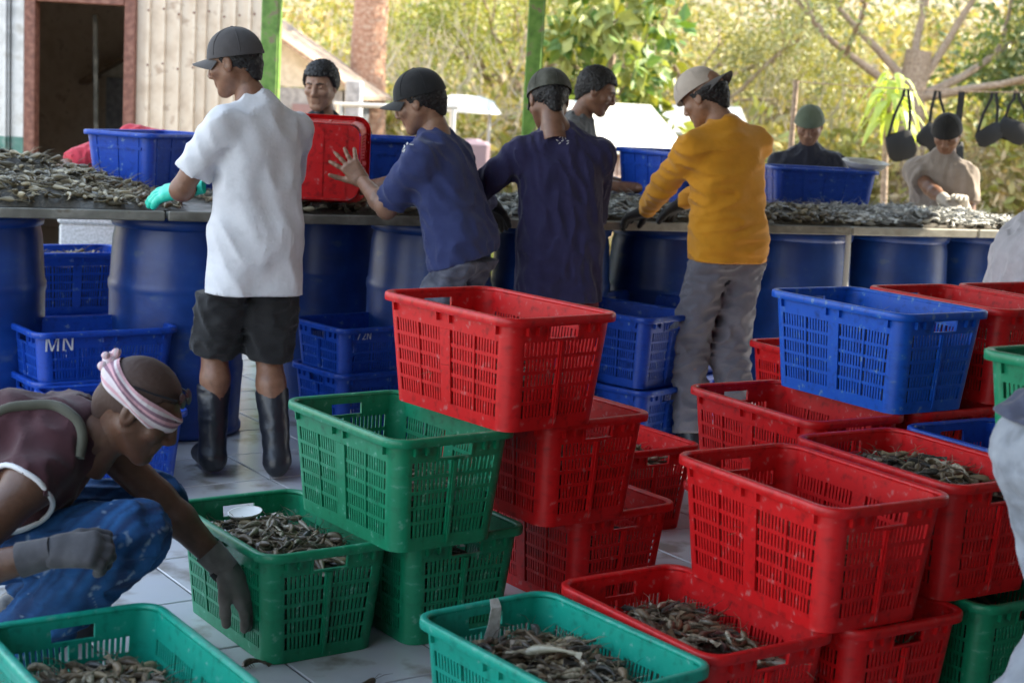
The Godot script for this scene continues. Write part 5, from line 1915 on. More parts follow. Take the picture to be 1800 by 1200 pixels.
func build_shed() -> void:
	var shed := thing("open_shed", "open sided work shed with green steel posts and sheet metal roof", "shed")
	for p in [[-1.655, -10.0, 0.11], [0.035, -10.0, 0.10], [4.85, -7.0, 0.10], [-1.70, -1.0, 0.10], [6.2, -1.0, 0.10], [-1.70, 5.2, 0.10], [6.2, 5.2, 0.10]]:
		var a := Acc.new()
		a.bevel_box(Vector3(p[0], 1.50, p[1]), Vector3(p[2], 3.16, p[2]), 0.006)
		a.box(Vector3(p[0] + p[2] * 0.5 + 0.004, 1.50, p[1]), Vector3(0.008, 3.14, p[2] * 0.86))
		part("post", a.mesh(), M.post, shed)
	# corrugated roof sheets
	for q in [[-1.8, 6.4, 7.5, -7.2], [-1.8, 5.0, -7.2, -10.4]]:
		var r := Acc.new()
		var n := int((q[1] - q[0]) / 0.1)
		for k in n:
			var x0: float = q[0] + k * 0.1
			var y0 := 3.10 + (0.025 if k % 2 == 0 else 0.0)
			var y1 := 3.10 + (0.0 if k % 2 == 0 else 0.025)
			r.hexa([Vector3(x0, y0, q[2]), Vector3(x0 + 0.1, y1, q[2]), Vector3(x0 + 0.1, y1, q[3]), Vector3(x0, y0, q[3]),
				Vector3(x0, y0 + 0.003, q[2]), Vector3(x0 + 0.1, y1 + 0.003, q[2]), Vector3(x0 + 0.1, y1 + 0.003, q[3]), Vector3(x0, y0 + 0.003, q[3])])
		part("roof_sheet", r.mesh(), M.roof_metal, shed)
	shed_wall(shed)
	for z in [-10.0, -7.1, -1.0, 5.2]:
		var be := Acc.new()
		be.box(Vector3(2.3 if z > -7.05 else 1.6, 3.03, z), Vector3(8.0 if z > -7.05 else 6.6, 0.12, 0.06))
		part("beam", be.mesh(), M.post, shed)

func shed_wall(shed: Node3D) -> void:
	# sheeted right side of the shed
	var w := corrugated(-7.4, 6.6, -0.13, 3.08, 0.0, 0.118, 0.034)
	var o := part("side_sheeting", w.mesh(), M.roof_metal, shed)
	o.transform = Transform3D(Basis(Vector3.UP, -PI / 2.0), Vector3(6.36, 0, 0))
	# and its closed near end, behind the photographer
	var e := corrugated(-1.7, 6.3, -0.13, 3.08, 0.0, 0.118, 0.034)
	part("end_sheeting", e.mesh(), M.roof_metal, shed).position = Vector3(0, 0, 6.6)

func corrugated(x0: float, x1: float, y0: float, y1: float, z: float, pitch: float, deep: float) -> Acc:
	var a := Acc.new()
	var x := x0
	while x < x1 - 0.01:
		var p := [[0.0, 0.0], [0.66, 0.0], [0.72, deep], [0.92, deep], [1.0, 0.0]]
		for k in 4:
			var xa: float = minf(x + p[k][0] * pitch, x1)
			var xb: float = minf(x + p[k + 1][0] * pitch, x1)
			a.quad(Vector3(xa, y0, z + p[k][1]), Vector3(xb, y0, z + p[k + 1][1]), Vector3(xb, y1, z + p[k + 1][1]), Vector3(xa, y1, z + p[k][1]), Vector3(0, 0, 1))
		x += pitch
	return a

func build_store() -> void:
	# building with the doorway at the back left
	var z := -12.2
	var b := thing("store_building", "cream corrugated metal building with a dark open doorway", "building", Vector3.ZERO)
	var mk := func(called: String, a: Acc, m: Material, parent: Node) -> MeshInstance3D:
		return part(called, a.mesh(), m, parent)
	# sheets to the right of the door, each its own panel
	var xs := [-3.07, -2.52, -2.02]
	for k in 2:
		mk.call("wall_panel", corrugated(xs[k], xs[k + 1], 0.46, 3.05, z + 0.004 * (k % 2), 0.118, 0.034), M.sheet, b)
		mk.call("painted_panel", corrugated(xs[k], xs[k + 1], -0.13, 0.46, z + 0.004 * (k % 2), 0.118, 0.034), M.green_paint, b)
	xs = [-6.6, -5.75, -4.9, -4.05]
	for k in 3:
		var x1: float = xs[k + 1]
		mk.call("wall_panel", corrugated(xs[k], x1, 0.985, 3.05, z + 0.004 * (k % 2), 0.118, 0.034), M.sheet_white, b)
		mk.call("painted_panel", corrugated(xs[k], x1, -0.13, 0.985, z + 0.004 * (k % 2), 0.118, 0.034), M.green_paint, b)
	var la := corrugated(-4.05, -3.93, 0.985, 3.05, z, 0.118, 0.034)
	mk.call("wall_panel", la, M.sheet_white, b)
	mk.call("painted_panel", corrugated(-4.05, -3.93, -0.13, 0.985, z, 0.118, 0.034), M.green_paint, b)
	var tp := corrugated(-3.93, -3.07, 2.13, 3.05, z, 0.118, 0.034)
	mk.call("wall_panel", tp, M.sheet, b)
	# screws along the ribs
	var sc := Acc.new()
	sc.lathe([Vector2(0.010, 0.0), Vector2(0.008, 0.006), Vector2(0.0005, 0.008)], 6, Vector3.ZERO, Basis(Vector3.RIGHT, PI / 2))
	var scm := sc.mesh()
	for k in 9:
		for y in [1.05, 1.60, 2.02]:
			part("screw", scm, M.door_wood, b).position = Vector3(-2.94 + k * 0.118 - 0.03, y + 0.02 * sin(k * 2.1), z + 0.0345)
	# door frame, and a dark room behind it
	var fr: Node3D = Node3D.new()
	fr.name = "door_frame"
	b.add_child(fr, true)
	for q in [[-3.885, 0.085], [-3.105, 0.085]]:
		var a := Acc.new()
		a.bevel_box(Vector3(q[0], 1.0, z + 0.01), Vector3(q[1], 2.26, 0.13), 0.006)
		mk.call("jamb", a, M.door_wood, fr)
	var hd := Acc.new()
	hd.bevel_box(Vector3(-3.495, 2.085, z + 0.012), Vector3(0.69, 0.085, 0.126), 0.006)
	mk.call("lintel", hd, M.door_wood, fr)
	var rm := Acc.new()
	rm.quad(Vector3(-6.5, -0.10, z - 4.0), Vector3(-2.94, -0.10, z - 4.0), Vector3(-2.94, 3.05, z - 4.0), Vector3(-6.5, 3.05, z - 4.0), Vector3(0, 0, 1))
	rm.quad(Vector3(-6.5, -0.10, z - 4.0), Vector3(-6.5, -0.10, z - 0.03), Vector3(-6.5, 3.05, z - 0.03), Vector3(-6.5, 3.05, z - 4.0), Vector3(1, 0, 0))
	rm.quad(Vector3(-6.5, -0.10, z - 4.0), Vector3(-2.03, -0.10, z - 4.0), Vector3(-2.03, -0.10, z), Vector3(-6.5, -0.10, z), Vector3(0, 1, 0))
	mk.call("inner_wall", rm, M.sheet, b)
	var rf := Acc.new()
	rf.hexa([Vector3(-6.8, 3.08, z + 0.3), Vector3(-1.9, 3.08, z + 0.3), Vector3(-2.85, 3.08, z - 4.2), Vector3(-6.8, 3.08, z - 4.2), Vector3(-6.8, 3.12, z + 0.3), Vector3(-1.9, 3.12, z + 0.3), Vector3(-2.85, 3.12, z - 4.2), Vector3(-6.8, 3.12, z - 4.2)])
	mk.call("roof", rf, M.roof_metal, b)
	var sd := Acc.new()
	sd.hexa([Vector3(-2.02, -0.13, z - 0.02), Vector3(-1.99, -0.13, z - 0.02), Vector3(-2.90, -0.13, z - 4.0), Vector3(-2.93, -0.13, z - 4.0), Vector3(-2.02, 3.05, z - 0.02), Vector3(-1.99, 3.05, z - 0.02), Vector3(-2.90, 3.05, z - 4.0), Vector3(-2.93, 3.05, z - 4.0)])
	mk.call("side_wall", sd, M.sheet, b)
	# things leaning in the dark of the doorway
	for q in [[-3.30, 0.05, M.door_wood], [-3.62, 0.035, M.board]]:
		var a := Acc.new()
		a.box(Vector3(q[0], 0.95, z - 0.9), Vector3(q[1], 2.1, 0.03), Basis(Vector3.RIGHT, 0.08))
		mk.call("shelf_post", a, q[2], b)

func build_table() -> void:
	var boards := [[-0.30, 1.02, "board", "dark stained sorting table top under the tan shrimp mound", 1.35], [1.03, 2.40, "board", "dark sorting table top behind the white shirted worker", 1.35], [2.41, 3.45, "board_pale", "pale edged sorting table top in front of the navy shirted workers", 0.95], [3.46, 4.33, "board", "grey sorting table top beside the yellow shirted worker", 1.15], [4.34, 5.10, "board_pale", "pale sorting table top carrying the blue end bin", 1.15], [5.11, 5.80, "board_pale", "pale narrow sorting table top at the sunny end of the row", 0.80]]
	for e in boards:
		var a := Acc.new()
		var m := table_pt((e[0] + e[1]) * 0.5, e[4] * 0.5)
		var bs := Basis(Vector3.UP, atan2(0.406, 0.914))
		a.bevel_box(Vector3.ZERO, Vector3(e[1] - e[0], 0.030, e[4]), 0.004)
		var o := thing("sorting_table", e[3], "table", Vector3(m.x, TABLE_H - 0.015, m.z), atan2(0.406, 0.914))
		part("tabletop", a.mesh(), M[e[2]], o)
		var b := Acc.new()
		b.bevel_box(Vector3(0, -0.002, e[4] * 0.5 + 0.013), Vector3(e[1] - e[0] - 0.004, 0.040, 0.022), 0.004)
		part("edge_strip", b.mesh(), M.board_pale if e[2] == "board_pale" else M.board, o)
	# drums that carry it
	var drum_body := Acc.new()
	drum_body.lathe([Vector2(0.001, 0.0), Vector2(0.27, 0.0), Vector2(0.285, 0.012), Vector2(0.285, 0.03), Vector2(0.276, 0.045), Vector2(0.282, 0.20), Vector2(0.288, 0.27), Vector2(0.288, 0.295), Vector2(0.283, 0.31), Vector2(0.284, 0.60), Vector2(0.289, 0.62), Vector2(0.289, 0.645), Vector2(0.282, 0.66), Vector2(0.272, 0.83), Vector2(0.262, 0.878)], 40)
	var drum_lid := Acc.new()
	drum_lid.lathe([Vector2(0.264, 0.876), Vector2(0.276, 0.880), Vector2(0.280, 0.900), Vector2(0.277, 0.925), Vector2(0.262, 0.932), Vector2(0.250, 0.925), Vector2(0.245, 0.905), Vector2(0.001, 0.905)], 40)
	var bung := Acc.new()
	bung.lathe([Vector2(0.035, 0.905), Vector2(0.035, 0.925), Vector2(0.001, 0.925)], 12, Vector3(0.15, 0, 0.05))
	var bm := drum_body.mesh()
	var lm := drum_lid.mesh()
	var gm := bung.mesh()
	var proto := Node3D.new()
	part("body", bm, M.drum, proto)
	part("lid", lm, M.drum, proto)
	part("bung", gm, M.white_paint, proto)
	var spots := [[0.32, 0.36, 0, "blue plastic drum at the end of the table, left of the blue crates"], [1.15, 0.36, 0, "blue plastic drum behind the white shirted worker"], [2.30, 0.36, 0, "blue plastic drum behind the navy shirted worker"], [4.28, 0.36, 0, "blue plastic drum under the grey table top beside the yellow shirted worker"], [4.92, 0.40, 0, "blue plastic drum under the pale table end"],
		[2.93, 0.40, 0, "blue plastic drum behind the purple topped worker"], [3.55, 0.40, 0, "blue plastic drum just behind the yellow shirted worker"], [1.98, 0.98, 0, "blue plastic drum set back between white and navy shirted workers"], [3.95, 0.92, 0, "blue plastic drum set back behind the yellow shirted worker"], [4.60, 0.92, 0, "blue plastic drum set back under the blue end bin"], [5.52, 0.42, 0, "blue plastic drum under the narrow table end"]]
	for e in spots:
		var o: Node3D = proto.duplicate()
		o.name = numbered("plastic_drum")
		add_child(o, true)
		var p := table_pt(e[0], e[1])
		o.position = Vector3(p.x, 0.002, p.z)
		o.rotation.y = e[0] * 5.0
		tag(o, e[3], "drum")
	# white pipe standing between two drums
	var pi := Acc.new()
	pi.tube([Vector3(0, 0, 0), Vector3(0.01, 0.5, 0), Vector3(0, 0.93, 0)], [0.014, 0.014, 0.014], 10)
	var pp := table_pt(4.36, 0.04)
	single("pipe", pi.mesh(), M.pipe, "thin pale pipe standing upright under the seam of the table tops", "pipe", "", Vector3(pp.x, 0.0, pp.z))
	proto.free()

# ---------------------------------------------------------------- beyond the shed
func leaf_clump(n: int, r: float, size: float, seed_: int, droop := 0.3, slim := 0.42) -> ArrayMesh:
	var g := RandomNumberGenerator.new()
	g.seed = seed_
	var a := Acc.new()
	for k in n:
		var p := Vector3(g.randfn(), g.randfn() * 0.8, g.randfn()).normalized() * r * pow(g.randf(), 0.45)
		var d := (p.normalized() + Vector3(g.randf_range(-1, 1), g.randf_range(-1, 1) - droop, g.randf_range(-1, 1))).normalized()
		var sd := d.cross(Vector3(g.randf_range(-1, 1), g.randf_range(-0.2, 1), g.randf_range(-1, 1))).normalized()
		var nn := sd.cross(d).normalized()
		var l := size * g.randf_range(0.7, 1.3)
		var w := l * slim
		var m := p + d * l * 0.45 + nn * l * 0.06
		var e := p + d * l - nn * l * 0.10
		for s in [-1.0, 1.0]:
			a.tri(p, m + sd * w * 0.5 * s - nn * w * 0.12, m, (nn + sd * s * 0.25).normalized())
			a.tri(m, m + sd * w * 0.5 * s - nn * w * 0.12, e, (nn + sd * s * 0.25).normalized())
	return a.mesh()

func grass_tuft(seed_: int) -> ArrayMesh:
	var g := RandomNumberGenerator.new()
	g.seed = seed_
	var a := Acc.new()
	for k in 26:
		var an := g.randf() * TAU
		var o := Vector3(cos(an), 0, sin(an)) * g.randf() * 0.12
		var ln := Vector3(cos(an), 0, sin(an)) * g.randf_range(0.05, 0.25)
		var h := g.randf_range(0.25, 0.6)
		var sd := Vector3(-sin(an), 0, cos(an)) * 0.008
		var m := o + ln * 0.35 + Vector3(0, h * 0.6, 0)
		var e := o + ln + Vector3(0, h, 0)
		a.quad(o - sd, o + sd, m + sd * 0.8, m - sd * 0.8, Vector3(cos(an), 0.4, sin(an)))
		a.tri(m - sd * 0.8, m + sd * 0.8, e, Vector3(cos(an), 0.4, sin(an)).normalized())
	return a.mesh()

func limb(a: Acc, p: Vector3, d: Vector3, l: float, r: float, depth: int, g: RandomNumberGenerator, tips: Array, wander := 0.35) -> void:
	var pts := [p]
	var rr := [r]
	var dir := d
	for k in 4:
		dir = (dir + Vector3(g.randf_range(-1, 1), g.randf_range(-0.5, 0.8), g.randf_range(-1, 1)) * wander * 0.5).normalized()
		pts.append(pts[-1] + dir * l / 4.0)
		rr.append(r * (1.0 - 0.12 * (k + 1)))
	a.tube(pts, rr, 7 if r > 0.04 else 5, false)
	tips.append(pts[-1])
	if depth <= 0:
		return
	var n := 2 + int(g.randf() < 0.6)
	for k in n:
		var nd := (dir + Vector3(g.randf_range(-1, 1), g.randf_range(-0.4, 0.7), g.randf_range(-1, 1)) * 0.9).normalized()
		limb(a, pts[-1] if k < 2 else pts[-2], nd, l * g.randf_range(0.6, 0.85), r * 0.55, depth - 1, g, tips, wander)

func crown(parent: Node, tips: Array, meshes: Array, per: int, spread: float, tones: Array, m: Material, g: RandomNumberGenerator, sc := 1.0) -> void:
	var mm := MultiMesh.new()
	mm.transform_format = MultiMesh.TRANSFORM_3D
	mm.use_colors = true
	mm.mesh = meshes[0]
	mm.instance_count = tips.size() * per
	var k := 0
	for t in tips:
		for j in per:
			var p: Vector3 = t + Vector3(g.randfn(), g.randfn() * 0.7, g.randfn()) * spread
			var b := Basis(Vector3(g.randf_range(-1, 1), 1, g.randf_range(-1, 1)).normalized(), g.randf() * TAU)
			mm.set_instance_transform(k, Transform3D(b.scaled(Vector3.ONE * sc * g.randf_range(0.7, 1.25)), p))
			var c: Color = tones[g.randi() % tones.size()]
			var f := g.randf_range(0.75, 1.25)
			mm.set_instance_color(k, Color(c.r * f, c.g * f, c.b * f))
			k += 1
	var mi := MultiMeshInstance3D.new()
	mi.name = "crown"
	mi.set_meta("kind", "stuff")
	mi.multimesh = mm
	mi.material_override = m
	parent.add_child(mi, true)

func hill_y(x: float, z: float) -> float:
	var t := clampf((-z - 19.0) / 26.0, 0.0, 1.0)
	return -0.13 + 9.5 * t * t * (1.5 - 0.5 * t) + 0.25 * hill_noise.get_noise_2d(x, z) * clampf(t * 6.0, 0.0, 1.0)

var hill_noise := FastNoiseLite.new()

func build_back() -> void:
	hill_noise.seed = 3
	hill_noise.frequency = 0.25
	M.leaf = mat(Color.WHITE, 0.5)
	M.leaf.vertex_color_use_as_albedo = true
	glow_through(M.leaf, Color(0.80, 0.78, 0.42))
	M.bark = bumped(mat(Color.WHITE, 0.9, noise_tex(0.03, 71, [[0.1, lin(0.20, 0.14, 0.10)], [0.5, lin(0.32, 0.23, 0.165)], [0.85, lin(0.44, 0.34, 0.26)]], 5), 1.2), bump_tex(0.05, 72, 8.0), 0.8)
	M.bark_red = bumped(mat(Color.WHITE, 0.9, noise_tex(0.03, 73, [[0.1, lin(0.30, 0.15, 0.09)], [0.5, lin(0.48, 0.26, 0.165)], [0.8, lin(0.56, 0.40, 0.29)]], 5), 0.9), bump_tex(0.04, 74, 8.0), 0.8)
	M.twig = mat(lin(0.42, 0.36, 0.26), 0.9)
	M.straw = mat(Color.WHITE, 0.9)
	M.straw.vertex_color_use_as_albedo = true
	glow_through(M.straw, Color(0.4, 0.36, 0.2))
	# hillside
	var a := Acc.new()
	var n := 44
	for j in n:
		for k in n:
			var q := []
			for e in [[0, 0], [1, 0], [1, 1], [0, 1]]:
				var x: float = -26.0 + 56.0 * (k + e[0]) / n
				var z: float = -19.0 - 30.0 * (j + e[1]) / n
				q.append(Vector3(x, hill_y(x, z) + 0.02, z))
			a.quad(q[0], q[1], q[2], q[3], Vector3.UP)
	struct("hillside", a.mesh(), M.ground)
	var g := RandomNumberGenerator.new()
	g.seed = 77
	var clump := leaf_clump(34, 0.36, 0.15, 5)
	var clump_fine := leaf_clump(48, 0.34, 0.085, 6)
	# dry bushes over the whole slope: one mass
	var yellow := [Color(0.44, 0.40, 0.11), Color(0.52, 0.43, 0.18), Color(0.36, 0.36, 0.10), Color(0.50, 0.38, 0.23), Color(0.56, 0.50, 0.26)]
	var root := Node3D.new()
	root.name = "hillside_scrub"
	add_child(root, true)
	tag(root, "dry yellow green scrub covering the sunlit slope behind the shed", "scrub", "", "stuff")
	for kind in 2:
		var mm := MultiMesh.new()
		mm.transform_format = MultiMesh.TRANSFORM_3D
		mm.use_colors = true
		mm.mesh = clump_fine if kind == 0 else clump
		mm.instance_count = 1700
		for k in mm.instance_count:
			var z := -19.5 - 13.0 * pow(g.randf(), 1.3)
			var x := g.randf_range(-0.26, 0.42) * -z
			var big := g.randf_range(0.7, 1.6)
			var y := hill_y(x, z) + g.randf_range(0.0, 1.9) * (0.6 + 0.7 * hill_noise.get_noise_2d(x * 2.0 + 50.0, z * 2.0))
			var b := Basis(Vector3(g.randf_range(-1, 1), 1, g.randf_range(-1, 1)).normalized(), g.randf() * TAU)
			mm.set_instance_transform(k, Transform3D(b.scaled(Vector3.ONE * big), Vector3(x, y, z)))
			var patch := 0.5 + 0.5 * hill_noise.get_noise_2d(x * 1.3, z * 1.3 + 200.0)
			var c: Color = yellow[int(clampf(patch * 5.0 + g.randf_range(-1.3, 1.3), 0.0, 4.0))]
			var f := g.randf_range(0.65, 1.2)
			mm.set_instance_color(k, Color(c.r * f, c.g * f, c.b * f))
		var mi := MultiMeshInstance3D.new()
		mi.name = "foliage"
		mi.multimesh = mm
		mi.material_override = M.leaf
		root.add_child(mi, true)
	# straw on the ground
	var gm := MultiMesh.new()
	gm.transform_format = MultiMesh.TRANSFORM_3D
	gm.use_colors = true
	gm.mesh = grass_tuft(4)
	gm.instance_count = 1100
	for k in gm.instance_count:
		var z := -11.5 - 10.0 * g.randf()
		var x := g.randf_range(-0.2, 0.42) * -z
		gm.set_instance_transform(k, Transform3D(Basis(Vector3.UP, g.randf() * TAU).scaled(Vector3.ONE * g.randf_range(0.5, 1.3)), Vector3(x, maxf(-0.13, hill_y(x, z)), z)))
		var f := g.randf_range(0.7, 1.2)
		gm.set_instance_color(k, Color(0.40 * f, 0.31 * f, 0.16 * f) if g.randf() < 0.7 else Color(0.20 * f, 0.24 * f, 0.06 * f))
	var gi := MultiMeshInstance3D.new()
	gi.name = "dry_grass"
	gi.multimesh = gm
	gi.material_override = M.straw
	add_child(gi, true)
	tag(gi, "dry straw coloured grass on the ground behind the shed", "grass", "", "stuff")
	# thick reddish trunk
	var t1 := thing("tree", "tree with a thick reddish brown trunk beside the white gable", "tree", Vector3(-1.93, -0.1, -19.0))
	var ta := Acc.new()
	var tips := []
	ta.tube([Vector3(0.02, -0.1, 0), Vector3(0.0, 1.0, 0), Vector3(-0.02, 2.2, 0), Vector3(0.03, 3.6, 0), Vector3(0.0, 5.0, 0)], [0.30, 0.235, 0.215, 0.20, 0.17], 14, false)
	part("trunk", ta.mesh(), M.bark_red, t1)
	var tb := Acc.new()
	for k in 6:
		limb(tb, Vector3(0, 3.2 + 0.32 * k, 0), Vector3(cos(k * 2.2), 0.35, sin(k * 2.2)), 1.5, 0.07, 2, g, tips)
	part("limbs", tb.mesh(), M.bark_red, t1)
	crown(t1, tips, [clump], 3, 0.3, [Color(0.10, 0.14, 0.03), Color(0.16, 0.19, 0.05)], M.leaf, g)
	# bare pale branches
	for e in [[-0.9, -20.0, 2.4, 11, "leafless pale branched shrub beside the reddish tree trunk"], [0.0, -21.0, 3.0, 12, "leafless pale branched tree behind the white canopy"], [-2.7, -21.5, 2.6, 15, "leafless pale branched shrub behind the white gable"], [3.4, -21.0, 2.2, 14, "leafless pale branched shrub left of the large shade tree"]]:
		g.seed = e[3]
		var t := thing("bare_shrub", e[4], "shrub", Vector3(e[0], hill_y(e[0], e[1]), e[1]))
		var b := Acc.new()
		var tt := []
		for k in 7:
			var an := TAU * k / 7.0
			limb(b, Vector3(cos(an), 0, sin(an)) * 0.08, Vector3(cos(an) * 0.7, 1.0, sin(an) * 0.4), e[2] * 0.42, 0.035, 3, g, tt, 0.5)
		part("branches", b.mesh(), M.twig, t)
	# broad leaved tree behind the middle post
	g.seed = 31
	var t2 := thing("broadleaf_tree", "bright green broad leaved young tree behind the middle post", "tree", Vector3(0.85, -0.13, -16.0))
	var t2a := Acc.new()
	tips = []
	t2a.tube([Vector3.ZERO, Vector3(0.05, 0.8, 0), Vector3(-0.02, 1.6, 0), Vector3(0.03, 2.4, 0)], [0.06, 0.05, 0.04, 0.03], 8, false)
	for k in 9:
		limb(t2a, Vector3(0.0, 1.1 + 0.17 * k, 0), Vector3(cos(k * 2.4), 0.6, sin(k * 2.4)), 0.42, 0.018, 1, g, tips)
	part("trunk", t2a.mesh(), M.bark, t2)
	crown(t2, tips, [leaf_clump(12, 0.17, 0.17, 8, 0.5, 0.62)], 3, 0.12, [Color(0.10, 0.19, 0.04), Color(0.18, 0.26, 0.06), Color(0.32, 0.36, 0.11), Color(0.26, 0.28, 0.07)], M.leaf, g)
	# large shade tree on the right
	g.seed = 41
	var t3 := thing("tree", "large grey trunked shade tree forking low behind the hanging bags", "tree", Vector3(4.97, hill_y(4.97, -20.0), -20.0))
	var t3a := Acc.new()
	t3a.tube([Vector3(0, -0.3, 0), Vector3(0.04, 0.9, 0), Vector3(-0.03, 1.9, 0), Vector3(0.02, 2.5, 0)], [0.26, 0.20, 0.18, 0.17], 12, false)
	part("trunk", t3a.mesh(), M.bark, t3)
	var t3b := Acc.new()
	tips = []
	for e in [[-0.8, 0.9, 0.1], [0.7, 1.0, 0.2], [1.2, 0.7, -0.3], [-0.3, 1.2, -0.3], [-1.4, 0.5, 0.3], [1.5, 0.3, 0.5]]:
		limb(t3b, Vector3(0.0, 1.9, 0), Vector3(e[0], e[1], e[2]).normalized(), 1.5, 0.07, 3, g, tips, 0.4)
	part("limbs", t3b.mesh(), M.bark, t3)
	crown(t3, tips, [clump_fine], 3, 0.34, [Color(0.30, 0.30, 0.13), Color(0.36, 0.34, 0.16), Color(0.24, 0.26, 0.10)], M.leaf, g, 1.1)
	# two more trees that close the view
	for e in [[2.3, -22.5, 51, "grey green small leaved tree above the white roofed hut", [Color(0.30, 0.30, 0.13), Color(0.38, 0.35, 0.17), Color(0.24, 0.25, 0.09)]], [8.0, -21.0, 52, "dark green dense tree at the far side of the large shade tree", [Color(0.14, 0.20, 0.08), Color(0.20, 0.25, 0.10)]], [-0.2, -24.5, 53, "yellow green tree high on the slope behind the posts", [Color(0.38, 0.37, 0.09), Color(0.28, 0.31, 0.07)]]]:
		g.seed = e[2]
		var t := thing("tree", e[3], "tree", Vector3(e[0], hill_y(e[0], e[1]), e[1]))
		var b := Acc.new()
		tips = []
		b.tube([Vector3(0, -0.2, 0), Vector3(0.05, 0.8, 0), Vector3(0, 1.5, 0)], [0.12, 0.10, 0.09], 8, false)
		for k in 7:
			limb(b, Vector3(0, 0.7 + 0.13 * k, 0), Vector3(cos(k * 2.4), 0.6, sin(k * 2.4)), 1.1, 0.05, 2, g, tips)
		part("trunk", b.mesh(), M.bark, t)
		crown(t, tips, [clump_fine if e[2] != 52 else clump], 4, 0.32, e[4], M.leaf, g)
	# papaya-like plant hanging yellow green leaves over the bags
	g.seed = 61
	var t4 := thing("leafy_plant", "yellow green plant with drooping long leaves above the hanging bags", "plant", Vector3(2.96, -0.13, -12.6))
	var st := Acc.new()
	st.tube([Vector3.ZERO, Vector3(0.02, 0.8, 0), Vector3(-0.02, 1.5, 0), Vector3(0, 1.98, 0)], [0.035, 0.03, 0.026, 0.016], 8, false)
	part("stem", st.mesh(), M.bark, t4)
	M.leaf_lime = glow_through(mat(lin(0.30, 0.36, 0.055), 0.45), Color(0.7, 0.75, 0.25))
	for k in 34:
		var an := k * 2.4
		var up := 1.60 + 0.42 * k / 34.0
		var d := Vector3(cos(an), 0, sin(an))
		var lf := Acc.new()
		var reach := g.randf_range(0.14, 0.30) * (1.1 - 0.5 * k / 34.0)
		var sd := d.cross(Vector3.UP)
		var prev: Array = []
		for j in 6:
			var t := j / 5.0
			var c := Vector3(0, up, 0) + d * reach * (0.3 + 1.0 * t) + Vector3(0, 0.07 * sin(t * PI * 0.6) - 0.26 * t * t, 0)
			var w := 0.038 * sin(PI * clampf(t * 0.92 + 0.06, 0, 1)) + 0.003
			var q := [c - sd * w + Vector3(0, -0.012, 0), c, c + sd * w + Vector3(0, -0.012, 0)]
			if prev.size():
				lf.quad(prev[0], prev[1], q[1], q[0], Vector3(0, 1, 0) + d * t)
				lf.quad(prev[1], prev[2], q[2], q[1], Vector3(0, 1, 0) + d * t)
			prev = q
		part("leaf", lf.mesh(), M.leaf_lime, t4)

	build_huts()

